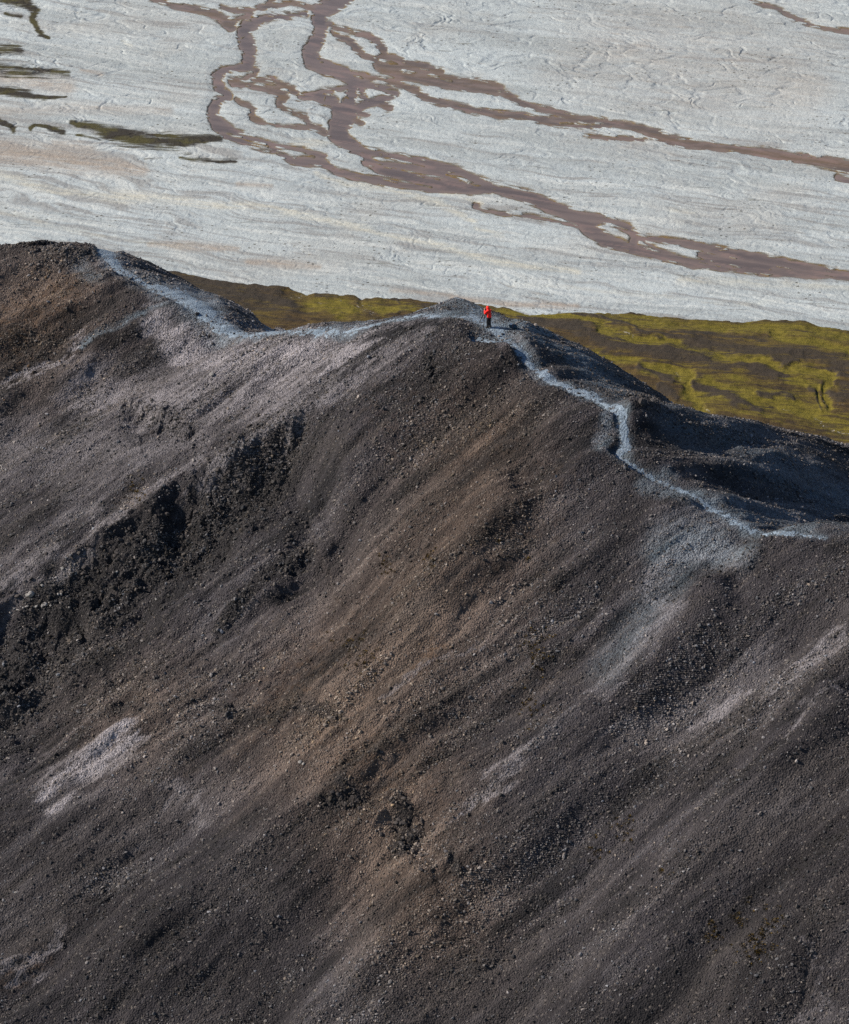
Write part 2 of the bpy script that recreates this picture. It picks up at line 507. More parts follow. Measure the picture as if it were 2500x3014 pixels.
# steps: the ground drops on the downhill side of these lines and eases back
def cliff(px, py, line, drop, face, recover):
    best = np.full(px.shape, 1e9, np.float32); sgn = np.zeros(px.shape, np.float32); amt = np.zeros(px.shape, np.float32)
    for p, q in zip(line[:-1], line[1:]):
        dx, dy = q[0] - p[0], q[1] - p[1]
        L = dx * dx + dy * dy
        t = np.clip(((px - p[0]) * dx + (py - p[1]) * dy) / L, 0, 1)
        ex, ey = px - p[0] - t * dx, py - p[1] - t * dy
        d = np.hypot(ex, ey).astype(np.float32)
        s = (dx * ey - dy * ex) / math.sqrt(L)
        w = p[2] + (q[2] - p[2]) * t
        m = d < best
        best = np.where(m, d, best); sgn = np.where(m, np.sign(s), sgn); amt = np.where(m, w, amt)
    t = best * -sgn                                    # positive below the line (line runs right to left)
    amt = amt * (0.75 + .35 * sstep(-.45, .35, fbm(px / 190, py / 150, 811, 3)))
    f = np.where(t > 0, -(1 - np.exp(-np.maximum(t, 0) / face)) * np.exp(-np.maximum(t, 0) / recover), 0)
    return f * amt * drop

def ridge_detail(X, Y, PX, PY):
    """relief on top of the smooth flanks, in metres, plus the masks"""
    ax, ay = .885, .466                                # fall line, in plan
    u = X * ax + Y * ay                                # along the fall line
    v = -X * ay + Y * ax                               # across it
    wv = fbm(u / 14, v / 14, 3, 3) * 3.0
    wu = fbm(u / 9, v / 9, 5, 2) * 3.0
    pale = pale_m.at(PX + fbm(u / 3, v / 1.2, 821, 5, .65) * 74, PY + fbm(u / 3, v / 1.2, 823, 5, .65) * 74); crag = crag_m.at(PX, PY); ochre = ochre_m.at(PX, PY); pth = path_s.at(PX, PY)
    onpath = sstep(-14, 2, pth)
    jag = fbm(u / 2.2, v / 2.2, 71, 3)
    h = 1.25 * (1 - calm_m.at(PX, PY)) * fbm_an((u + wu) / 34, (v + wv) / 7.5, 9, 2) + 0.62 * fbm_an((u + wu) / 16, (v + wv) / 3.0, 15, 2) + .34 * (.4 + .6 * sstep(-.2, .3, fbm(u / 9, v / 7, 19, 2))) * fbm_an((u + wu * .6) / 6, (v + wv * .6) / 1.2, 18, 3) + 1.5 * rib_m.at(PX, PY)
    near = sstep(30, 120, np.hypot(PX - 1440, (PY - 975) * 1.6))
    h = h * (0.25 + .75 * near) * (1 - .55 * onpath)
    jx, jy = PX + fbm(u / 7, v / 7, 74, 3) * 30, PY + jag * 12 + fbm(u / 6, v / 6, 73, 3, .6) * 44
    h += cliff(jx, jy, [(960, 1195, 0), (880, 1225, .7), (820, 1240, 1), (640, 1345, 1.05), (502, 1400, 1.1), (359, 1495, 1.15), (251, 1560, 1.15), (143, 1635, 1.2), (0, 1735, 1.25), (-150, 1840, 1.2)], 6.6, 105, 250)
    h += cliff(jx, jy, [(950, 1530, 0), (890, 1550, .8), (800, 1590, .9), (720, 1650, 0)], 1.2, 34, 80)
    h += cliff(jx, jy, [(600, 1230, 0), (470, 1172, .8), (400, 1170, .8), (340, 1195, 0)], 1.8, 34, 80)
    h += cliff(jx, jy, [(1320, 2380, 0), (1250, 2390, 1), (1160, 2400, 1), (1080, 2470, 0)], 2.4, 40, 90)
    h += cliff(jx, jy, [(1080, 2090, 0), (900, 2060, .8), (720, 2050, .8), (600, 2100, 0)], .9, 24, 60)
    h += cliff(jx, jy, [(560, 2010, 0), (420, 1990, .8), (320, 2000, 0)], .8, 24, 50)
    rough = crag * (0.55 + .45 * sstep(-.2, .4, fbm(u / 3, v / 3, 77, 2)))
    cw = fbm(X / .8, Y / .8, 61, 3) * .5
    m = rough > .02
    cv = np.zeros(X.shape, np.float32)
    a1, b1 = cells(X[m] / 1.3 + cw[m], Y[m] / 1.1 + cw[m], 301); a2, b2 = cells(X[m] / .5 + cw[m], Y[m] / .45, 311)
    cv[m] = .75 * (a1 - .5) + .32 * (a2 - .5) - .12 * sstep(.12, .0, b1)
    h += rough * (cv + .25 * ridged(u / 2.4 + wv * .2, v / 1.6, 21, 3, .55) - .05)
    h += (0.16 * fbm(u / 1.5, v / 1.1, 33, 3)) * (1 - .6 * onpath) * near
    h += 0.05 * fbm(u / .34, v / .34, 41, 3, .6) * (1 - .7 * onpath)
    h += -0.10 * onpath
    hum = hum_m.at(PX, PY)
    h += hum * (.34 * fbm(u / 2.4, v / 1.5, 871, 4, .6) + .22 * np.clip(fbm(u / 1.2, v / .8, 873, 3), 0, 1))
    # rills running down the fall line
    rl = 1 - np.abs(noise((u + wu) / 22, (v + wv * 1.4) / 3.4, 88)) * 3.2
    rl = np.clip(rl, 0, 1) ** 2
    h += -0.12 * rl * (1 - onpath) * sstep(1050, 1400, PY) * sstep(.05, .5, fbm(u / 30, v / 12, 90, 2) + .35)
    return h, pale, crag, ochre, pth, rl

def bump_at(X, Y, px, py, dist, h, rx, ry, rot=0.0, power=1.0):
    r = ray(px, py); c = r / np.linalg.norm(r) * dist
    dx, dy = X - c[0], Y - c[1]
    a, b = dx * math.cos(rot) + dy * math.sin(rot), -dx * math.sin(rot) + dy * math.cos(rot)
    return h * np.exp(-((a / rx) ** 2 + (b / ry) ** 2) ** power)

H, PALE, CRAG, OCHRE, PTH, RILL = ridge_detail(X, Y, PXr, PYr)
H = np.where(front, H, 0)
H += bump_at(X, Y, 1345, 915, 309.5, 2.0, 3.4, 2.4, -.5, .62)        # the small top behind the photographer
H += bump_at(X, Y, 1875, 1195, 288, 1.0, 1.6, 1.6)              # rocky knob beside the path
Zr = Z0 + H
# a trodden bench where the photographer stands
bd = np.hypot((X - P0[0] - .7) / 2.3, (Y - P0[1] - .15) / 1.25)
bw = np.exp(-bd ** 4)
ZB = float(P0[2]) + .05
Zr = Zr * (1 - bw) + (ZB + .03 * noise(X / .5, Y / .5, 200)) * bw
PLAIN_Z = -512.0
Zr = np.maximum(Zr, PLAIN_Z - 12)

def soil_streak(X, Y, PX, PY):
    """bands of finer or coarser, paler or darker scree strung out down the fall line, about -1..1"""
    u = X * .885 + Y * .466; v = -X * .466 + Y * .885
    wv = fbm(u / 12, v / 10, 901, 3); wu = fbm(u / 9, v / 9, 903, 2)
    a = fbm_an((u + wu * 4) / 22, (v + wv * 3.0) / 3.6, 905, 3)
    b = fbm_an((u + wu * 3) / 9, (v + wv * 2.4) / 1.15, 911, 3, .6)
    c = fbm_an(u / 3.2, (v + wv * 1.5) / .45, 917, 3, .6)
    p = fbm(u / 2.6, v / 2.0, 921, 4, .6)
    return .72 * a + .9 * b + .62 * c + .6 * p
STREAK = soil_streak(X, Y, PXr, PYr).astype(np.float32)
tint_m = softmap([([(1450, 1250, 320), (1300, 1700, 480), (1000, 2150, 560), (1250, 2700, 420)], 1.0), ([(120, 930, 420)], 1.0), ([(400, 2050, 400)], .7)])

class Ground:
    def __init__(self, ax, ay, z):
        self.ax, self.ay, self.z = ax, ay, z
    def at(self, x, y):
        i = int(np.clip(np.searchsorted(self.ax, x) - 1, 0, len(self.ax) - 2)); j = int(np.clip(np.searchsorted(self.ay, y) - 1, 0, len(self.ay) - 2))
        fx = (x - self.ax[i]) / (self.ax[i + 1] - self.ax[i]); fy = (y - self.ay[j]) / (self.ay[j + 1] - self.ay[j])
        z = self.z
        return float((z[j, i] * (1 - fx) + z[j, i + 1] * fx) * (1 - fy) + (z[j + 1, i] * (1 - fx) + z[j + 1, i + 1] * fx) * fy)
    def hit(self, px, py, near=190.0, far=360.0):
        r = ray(px, py); r = r / np.linalg.norm(r)
        t = near; prev = None
        while t < far:
            p = r * t
            g = p[2] - self.at(p[0], p[1])
            if g < 0:
                return r * (t if prev is None else t - .15 * (-g) / max(1e-6, prev - g))
            prev = g; t += .15
        return None
G = Ground(RX, RY, Zr)
gy_, gx_ = np.gradient(Zr, RY, RX)

# ------------------------------------------------------------------ ridge material
def scree_material(name, path=False):
    m = Mat(name, .93, .18)
    pale, crag, ochre, rill, _ = m.attr("cover")
    shade_tone, sand, dust_sky, strk, _ = m.attr("soil_shade")
    fall = m.mapped((4.2, 1.0, 1.6), math.atan2(.466, .885))
    big = m.noise(.16, fall, 5, .62, .4)
    mid = m.noise(.9, fall, 5, .65, .3)
    fine = m.noise(5.5, None, 4, .7)
    vor = m.voronoi(7.0, None, "Color")
    sep = m.n("ShaderNodeSeparateColor"); m.l(vor, sep.inputs[0])
    if path:
        base = m.mix(m.ramp(mid, .3, .7), (.17, .22, .275), (.30, .37, .44))
        base = m.mix(m.ramp(fine, .55, .75), base, (.12, .12, .125))
    else:
        thin = m.noise(2.6, fall, 4, .6, .5)
        warmth, _, _, _, _ = m.attr("hue")
        sk = m.math('ADD', strk, m.math('MULTIPLY', m.math('SUBTRACT', mid, .5), .35))
        dkc = m.mix(warmth, (.021, .0195, .022), (.026, .020, .0175))
        mdc = m.mix(warmth, (.054, .048, .053), (.082, .060, .049))
        ltc = m.mix(warmth, (.118, .108, .116), (.185, .136, .108))
        base = m.mix(m.ramp(sk, .18, .52), dkc, mdc)
        base = m.mix(m.ramp(sk, .52, .90), base, ltc)
        base = m.mix(m.math('MULTIPLY', shade_tone, m.ramp(mid, .3, .7, .95, .5)), base, (.026, .0225, .024))  # the painted shade pulls the scree colour down
        base = m.mix(m.math('MULTIPLY', sand, m.ramp(m.noise(.5, fall, 5, .65, .5), .48, .70, 0, .7)), base, (.158, .124, .102))
        base = m.mix(m.math('MULTIPLY', ochre, m.ramp(m.noise(1.3, None, 5, .7), .44, .66, 0, .8)), base, (.140, .085, .052))
        base = m.mix(m.ramp(m.math('ADD', crag, m.math('MULTIPLY', m.math('SUBTRACT', mid, .5), .9)), .2, .8, 0, .85), base, (.032, .029, .030))
        pl = m.math('MULTIPLY', pale, m.ramp(m.math('ADD', m.math('MULTIPLY', mid, .55), m.math('MULTIPLY', fine, .6)), .46, .64, .14, 1.0))
        blue = m.math('MULTIPLY', dust_sky, m.ramp(m.math('ADD', m.math('MULTIPLY', mid, .5), m.math('MULTIPLY', fine, .6)), .40, .66, .2, 1.0))
        base = m.mix(pl, base, (.40, .37, .39))
        base = m.mix(blue, base, (.235, .30, .355))
        base = m.mix(m.math('MULTIPLY', rill, .3), base, (.13, .112, .104))
    base = m.mix(m.ramp(sep.outputs[0], .1, .9, .0, .75), base, m.mix(.5, base, (.016, .015, .016)))
    lightst = m.math('GREATER_THAN', sep.outputs[1], .965)
    base = m.mix(m.math('MULTIPLY', lightst, .3), base, (.30, .26, .23))
    m.color(base)
    hgt = m.math('ADD', m.math('MULTIPLY', m.voronoi(7.0), -1.0), m.math('MULTIPLY', fine, 1.2))
    m.bump(hgt, .05 if path else .17, 1.0)
    return m.m
M_SCREE = scree_material("dark_scree")
M_PATH = scree_material("trodden_ash", True)

me = mesh_np("ridge", np.stack([X, Y, Zr], -1).reshape(-1, 3), grid_faces(len(RY), len(RX)))
set_col(me, "cover", PALE, CRAG, OCHRE, RILL)
set_col(me, "soil_shade", shade_tone_m.at(PXr, PYr), sand_m.at(PXr, PYr), dust_sky_m.at(PXr + fbm(X / 1.5, Y / 1.5, 831, 3) * 16, PYr + fbm(X / 1.5, Y / 1.5, 833, 3) * 16), np.clip(.5 + STREAK * .42, 0, 1))
set_col(me, "hue", tint_m.at(PXr, PYr), 0, 0, 0)
tag(link("mountain_ridge", me, M_SCREE), "dark brown gravel ridge with a paler crest crossing the photo", "hill", kind="structure")

# the path: a thin skin of pale ash over the gravel, its edge broken by the ground
ragged = fbm(X / .30, Y / .34, 301, 3, .75) * 17 + fbm(X / 2.0, Y / 2.6, 305, 2) * 8 - 6
lift = np.clip((PTH + ragged) * .0035, -.05, .02)
keep = (lift > -.045) & front
fi = grid_faces(len(RY), len(RX))
fi = fi[keep.ravel()[fi].all(1)]
use, inv = np.unique(fi, return_inverse=True)
inv = inv.reshape(fi.shape)
pv = np.stack([X, Y, Zr + lift], -1).reshape(-1, 3)[use]
me = mesh_np("path", pv, inv)
set_col(me, "cover", PALE.ravel()[use], CRAG.ravel()[use], OCHRE.ravel()[use], RILL.ravel()[use])
tag(link("path", me, M_PATH), "pale trodden footpath winding along the crest of the dark ridge", "path", kind="structure")

# ------------------------------------------------------------------ the valley floor
RIVERS_MAUVE = [
    [(1060, -60, 26), (1020, -10, 24), (985, 15, 22), (943, 32, 21), (940, 57, 20), (946, 83, 19), (938, 115, 19), (914, 149, 22), (918, 181, 22), (960, 201, 20), (1012, 218, 20), (1044, 238, 18), (1040, 262, 16), (1032, 290, 16), (1020, 330, 34), (1000, 365, 28), (996, 395, 26), (1020, 420, 20), (1060, 443, 14), (1100, 449, 9), (1161, 462, 8), (1241, 476, 9), (1289, 490, 11), (1341, 504, 12), (1394, 529, 13), (1442, 549, 14), (1482, 561, 16), (1534, 573, 18), (1583, 593, 18), (1627, 613, 18), (1700, 640, 17), (1738, 675, 20), (1781, 707, 18), (1846, 728, 15), (1925, 746, 14), (2001, 766, 13), (2041, 776, 12), (2121, 786, 10), (2202, 794, 11), (2262, 800, 12), (2363, 804, 12), (2500, 812, 13), (2660, 830, 13)],
    [(1700, 637, 14), (1795, 650, 9), (1853, 675, 11), (1874, 696, 12), (1862, 722, 14)],
    [(1880, 700, 9), (1961, 708, 8), (2041, 722, 11), (2121, 740, 12), (2202, 756, 14), (2282, 772, 16), (2342, 784, 14), (2383, 792, 13), (2460, 806, 12)],
    [(1892, 708, 5), (1940, 737, 5), (1995, 757, 5)], [(2060, 748, 8), (2120, 766, 12), (2200, 778, 14), (2260, 788, 14)],
    [(1075, 452, 12), (1082, 476, 14), (1112, 492, 13), (1141, 506, 16), (1201, 520, 13), (1261, 537, 15), (1321, 549, 18), (1382, 555, 16), (1442, 561, 9)],
    [(1120, 484, 6), (1153, 486, 7), (1225, 496, 9), (1289, 506, 11), (1321, 525, 13), (1362, 537, 9)],
    [(900, 43, 7), (860, 46, 8), (802, 52, 10), (765, 62, 13), (725, 78, 18), (718, 106, 17), (728, 130, 22), (733, 155, 20), (731, 178, 15), (732, 197, 11), (690, 201, 7), (656, 208, 11), (640, 225, 14), (645, 250, 14), (652, 268, 12), (675, 284, 10), (645, 298, 12), (629, 318, 13), (626, 340, 14), (640, 365, 18), (675, 385, 16), (704, 397, 9), (758, 413, 7), (816, 430, 6), (846, 434, 4), (912, 448, 4), (956, 462, 5)],
    [(635, 378, 6), (670, 402, 6), (716, 419, 8), (773, 438, 8), (816, 444, 8), (842, 462, 8), (860, 474, 10), (900, 477, 12), (946, 477, 13), (970, 493, 10), (998, 507, 8), (1049, 520, 9), (1101, 531, 11), (1150, 539, 10), (1201, 547, 7), (1261, 557, 8), (1297, 560, 8), (1330, 552, 12)],
    [(880, 288, 6), (920, 281, 10), (955, 290, 18), (985, 305, 16), (1000, 330, 20)],
    [(1035, 255, 7), (985, 266, 6), (945, 274, 9), (912, 286, 8)],
    [(1050, 245, 14), (1075, 250, 11), (1105, 256, 8), (1145, 263, 8), (1165, 278, 9), (1130, 292, 10), (1087, 304, 12), (1047, 318, 14), (1030, 332, 14)],
    [(1064, 262, 9), (1066, 278, 9), (1078, 295, 9)],
    [(1402, 607, 8), (1410, 612, 5), (1418, 619, 2), (1482, 629, 4), (1562, 637, 4), (1643, 653, 2), (1720, 672, 2)],
    [(2467, 523, 7), (2500, 535, 9), (2560, 545, 9)],
]
RIVERS_BROWN = [
    [(380, -20, 4), (457, 3, 4), (530, 20, 7), (600, 34, 10), (644, 49, 12), (681, 75, 12)],
    [(652, 20, 3), (701, 32, 4), (744, 34, 5), (787, 17, 7), (802, 3, 7), (815, -20, 7)],
    [(773, 20, 5), (816, 17, 7), (860, 6, 6), (900, 20, 5), (935, 30, 6)],
    [(681, 72, 10), (690, 62, 6), (724, 52, 5), (744, 34, 5)],
    [(744, 201, 6), (757, 207, 7), (750, 220, 6), (716, 235, 5), (681, 240, 7)],
    [(687, 247, 7), (730, 250, 6), (773, 258, 8), (816, 270, 14), (835, 285, 15), (822, 310, 9), (840, 325, 7), (870, 335, 7), (900, 345, 8), (910, 362, 6), (955, 388, 6)],
    [(744, 235, 3), (802, 238, 6), (845, 253, 8), (870, 272, 6)],
    [(696, 292, 3), (716, 304, 3), (750, 318, 6), (739, 345, 7), (773, 361, 4), (830, 370, 3), (900, 376, 3), (925, 373, 3)],
    [(969, 72, 7), (1001, 86, 5), (1044, 95, 5), (1087, 106, 6), (1116, 126, 7), (1127, 144, 10), (1130, 164, 10), (1104, 178, 9)],
    [(975, 92, 4), (986, 103, 6), (1024, 115, 7), (1044, 138, 8), (1073, 164, 8), (1104, 178, 10), (1116, 192, 12), (1173, 198, 8), (1230, 196, 9), (1300, 212, 8)],
    [(1139, 168, 6), (1202, 184, 8), (1259, 198, 8)],
    [(1116, 201, 10), (1173, 221, 11), (1230, 230, 12), (1300, 246, 13), (1381, 256, 10), (1461, 270, 9)],
    [(1038, 212, 4), (1101, 230, 7), (1173, 247, 7), (1230, 270, 8), (1248, 284, 8), (1300, 304, 8), (1381, 320, 8), (1441, 333, 7), (1473, 342, 10), (1541, 343, 8), (1602, 358, 8), (1642, 370, 6), (1722, 375, 6), (1795, 369, 4)],
    [(1200, 208, 7), (1260, 212, 6), (1320, 230, 6), (1401, 242, 6), (1461, 256, 10), (1489, 276, 10), (1521, 296, 9), (1562, 314, 7), (1626, 327, 8), (1682, 347, 9), (1763, 359, 8), (1823, 365, 8), (1848, 370, 7), (1892, 380, 8), (1921, 392, 14), (1961, 408, 14), (2001, 418, 12), (2049, 428, 9), (2121, 436, 6), (2202, 444, 9), (2282, 454, 12), (2363, 467, 14), (2443, 481, 15), (2500, 493, 16), (2640, 520, 16)],
    [(1562, 349, 3), (1690, 352, 4)],
    [(1720, 398, 3), (1800, 408, 3), (1880, 412, 3), (1950, 408, 4)],
    [(2150, -20, 3), (2204, 0, 3), (2305, 32, 4), (2326, 50, 5), (2398, 79, 4), (2500, 93, 4), (2640, 105, 4)],
    [(1145, 316, 9), (1120, 306, 7)], [(1080, 340, 6), (1060, 334, 8)], [(1064, 360, 6), (1040, 350, 8)],
]
ISLANDS = [[(1770, 662, 3), (1800, 680, 12), (1825, 692, 6)], [(1030, 292, 5), (1018, 285, 6), (1010, 296, 5)], [(1098, 276, 7), (1104, 280, 8)],
           [(1130, 262, 3), (1200, 268, 4)], [(958, 285, 4), (955, 296, 4)], [(1075, 314, 5), (1085, 309, 4)], [(945, 183, 3), (950, 184, 2)],
           [(668, 392, 3), (690, 400, 3)], [(712, 410, 2), (790, 430, 4)], [(836, 447, 2), (925, 462, 5)], [(720, 108, 2), (712, 112, 3)],
           [(1315, 515, 4), (1365, 525, 5)], [(1380, 540, 2), (1460, 557, 4)], [(1230, 516, 2), (1295, 530, 3)], [(1200, 535, 3), (1270, 551, 4)],
           [(1130, 496, 4), (1150, 500, 2)], [(1100, 456, 3), (1180, 474, 4), (1250, 490, 2)], [(1880, 712, 4), (1886, 716, 3)],
           [(1915, 716, 3), (1950, 722, 3)], [(1980, 732, 3), (2040, 745, 4), (2060, 748, 2)], [(1990, 750, 3), (2060, 757, 3), (2100, 752, 2)],
           [(1075, 128, 7), (1088, 146, 9)], [(1020, 102, 3), (1080, 120, 7), (1100, 138, 4)], [(1115, 178, 4), (1150, 184, 8), (1180, 192, 3)],
           [(1060, 218, 3), (1130, 230, 4)], [(1230, 213, 2), (1330, 240, 4)], [(1650, 364, 4), (1760, 366, 4)]]
river_s = Survey(); brown_s = Survey(); isle_s = Survey()
for s in RIVERS_MAUVE: river_s.stroke(s, 60)
for s in RIVERS_BROWN: brown_s.stroke(s, 60)
for s in ISLANDS: isle_s.stroke(s, 24)
moss_m = softmap([
    [(205, 362, 14), (260, 378, 30), (330, 395, 44), (420, 412, 42), (520, 420, 32), (640, 412, 20)],
    [(0, -5, 26), (75, 12, 30), (105, 35, 26), (95, 62, 18), (120, 100, 18), (145, 116, 12)], ([(10, 45, 12), (60, 55, 12)], .8),
    [(-20, 266, 26), (72, 278, 24), (130, 290, 16), (190, 288, 8)], [(-10, 355, 20), (36, 385, 16)], [(85, 385, 12), (100, 372, 8), (130, 378, 12), (178, 392, 18)],
    ([(-10, 205, 50), (110, 215, 34), (200, 225, 20)], .75), ([(-10, 145, 36), (60, 148, 22)], .75), ([(530, 468, 16), (690, 482, 14)], .75),
    ([(420, 470, 8), (470, 468, 8)], .6), ([(220, 405, 10), (420, 440, 12), (560, 450, 8)], .5)])
cream_m = softmap([
    [(0, 505, 22), (180, 555, 26), (345, 582, 22), (500, 598, 18), (717, 617, 18), (900, 642, 16), (1076, 675, 16), (1241, 709, 18), (1362, 737, 18), (1462, 766, 18), (1562, 786, 18), (1700, 800, 18)],
    ([(930, 515, 12), (1020, 555, 16), (1160, 570, 22), (1280, 590, 18), (1400, 650, 14)], .9), ([(1297, 566, 12), (1360, 578, 12), (1420, 598, 10)], 1.0),
    ([(1400, 670, 10), (1480, 688, 10)], .8), ([(1040, 430, 0.1), (900, 420, 16), (860, 415, 12)], .6), ([(2000, 820, 20), (2200, 840, 20), (2500, 850, 18)], .6),
    ([(360, 125, 10), (385, 140, 14)], .8), ([(1970, 610, 14), (2050, 625, 10)], .5), ([(0, 640, 14), (300, 700, 14), (560, 730, 12)], .4), ([(1500, 850, 12), (1900, 880, 12), (2300, 900, 10)], .35)])
tan_m = softmap([
    ([(440, 722, 14), (560, 730, 24), (700, 735, 14)], .9), ([(730, 775, 16), (840, 780, 24), (940, 788, 14)], .9), ([(0, 450, 60), (250, 480, 60), (420, 505, 30)], 1.0), ([(0, 230, 40), (200, 260, 40)], .8),
    ([(160, 425, 20), (270, 440, 24)], .7), ([(0, 330, 30), (250, 320, 30), (500, 330, 20)], .5), ([(1330, 880, 16), (1500, 900, 16), (1700, 905, 14)], .9),
    ([(1800, 150, 300), (2300, 250, 300)], .35), ([(240, 210, 10), (300, 222, 12)], .8), ([(700, 545, 14), (800, 550, 12)], .7), ([(1150, 860, 10), (1330, 872, 12)], .7)])
MEADOW_EDGE = [(-200, 780), (450, 786), (525, 786), (565, 796), (680, 816), (766, 827), (852, 835), (880, 845), (905, 856), (926, 850), (967, 849), (1001, 856), (1040, 858), (1060, 868), (1078, 862), (1167, 865), (1254, 871), (1328, 875), (1420, 882), (1500, 893), (1540, 908), (1560, 911), (1615, 906), (1730, 904), (1844, 904), (1959, 913), (2074, 923), (2217, 929), (2372, 933), (2418, 946), (2500, 960), (2760, 1000)]

PAX = axis(-190, 190, .25, -9000, 9000, 1.3)
PAY = axis(1180, 1668, .5, -4000, 16000, 1.3)
X2, Y2 = np.meshgrid(PAX, PAY)
near_y = np.maximum(Y2, 300)
px2, py2 = project(X2, near_y, PLAIN_Z)
okp = Y2 > 900
px2 = np.where(okp, px2, -5000); py2 = np.where(okp, py2, -5000)
# flow grain: the gravel is combed from upper left to lower right
fx, fy = .93, -.37
gu = X2 * fx + Y2 * fy; gv = -X2 * fy + Y2 * fx
wob = fbm(gu / 60, gv / 40, 400, 3)
wob2 = fbm(gu / 22, gv / 16, 404, 3)
edge_n = fbm(px2 / 40, py2 / 14, 410, 2) * 8 + fbm(px2 / 12, py2 / 5, 413, 2) * .9
strand = sstep(.22, .5, fbm_an(px2 / 46, (py2 - px2 * .22) / 5.5, 460, 3))
rv = river_s.at(px2, py2) + edge_n * .6 - 1.5 - 9 * strand
bv = brown_s.at(px2, py2) + edge_n * .8 - .5 - 7 * sstep(.15, .45, fbm_an(px2 / 40, (py2 - px2 * .2) / 4.5, 464, 3))
iv = isle_s.at(px2, py2) + edge_n * .6
wat = np.maximum(rv, bv)
wat = np.where(iv > -6, np.minimum(wat, -iv), wat)
old = np.abs(fbm((gu + wob * 34) / 46, (gv + wob2 * 20) / 11, 420, 3))          # old dry channels
oldc = sstep(.20, .0, old)
bars = fbm_an((gu + wob * 26) / 34, (gv + wob2 * 9) / 5.0, 430, 4, .55)
upper = sstep(620, 250, py2)
swirl = ridged((X2 + wob2 * 16) / 15, (Y2 + wob * 22) / 26, 440, 3)
old2 = sstep(.22, .0, np.abs(fbm((X2 + wob2 * 14) / 12, (Y2 + wob * 26) / 24, 424, 3))) * sstep(-.1, .4, fbm(X2 / 50, Y2 / 60, 428, 2))
old3 = sstep(.14, .0, np.abs(fbm((gu + wob2 * 9) / 11, (gv + wob * 12) / 5.5, 426, 3)))
turn = sstep(900, 250, py2) * .35
sv2 = gv + wob * 8 + wob2 * 2.5 + turn * gu * .12
streak = fbm_an((gu + wob2 * 12) / 46, sv2 / 4.2, 470, 4, .6) + .55 * fbm_an((gu + wob2 * 6) / 15, sv2 / 1.5, 476, 3, .6)
streak = streak * (.55 + .45 * sstep(300, 620, py2) + .4 * sstep(900, 100, px2)) * np.where(okp, 1, 0)
tex = fbm(X2 / 2.4, Y2 / 5.0, 446, 4, .62)
h2 = .55 + .22 * bars - .30 * oldc * (.5 + .5 * upper) - .24 * old2 * (.25 + .75 * upper) - .11 * old3 + .075 * tex + .06 * streak + .06 * fbm(X2 / 1.0, Y2 / 1.6, 450, 2, .6)
h2 = np.maximum(h2, .10)
shore = sstep(-26, -6, wat)
h2 = h2 * (1 - .7 * shore) + .20 * .7 * shore
chan = sstep(-9, 6, wat)
h2 = h2 * (1 - chan) - .42 * chan
h2 = np.where(okp, h2, .4)
wet = np.maximum(sstep(-14, 2, bv), 1.0 * sstep(-15, 1, rv)) * np.where(okp, 1, 0)
mossA = moss_m.at(px2 + wob * 16, py2 + wob2 * 6 + edge_n * .5); creamA = cream_m.at(px2, py2 + wob * 22 + wob2 * 8); tanA = tan_m.at(px2, py2)
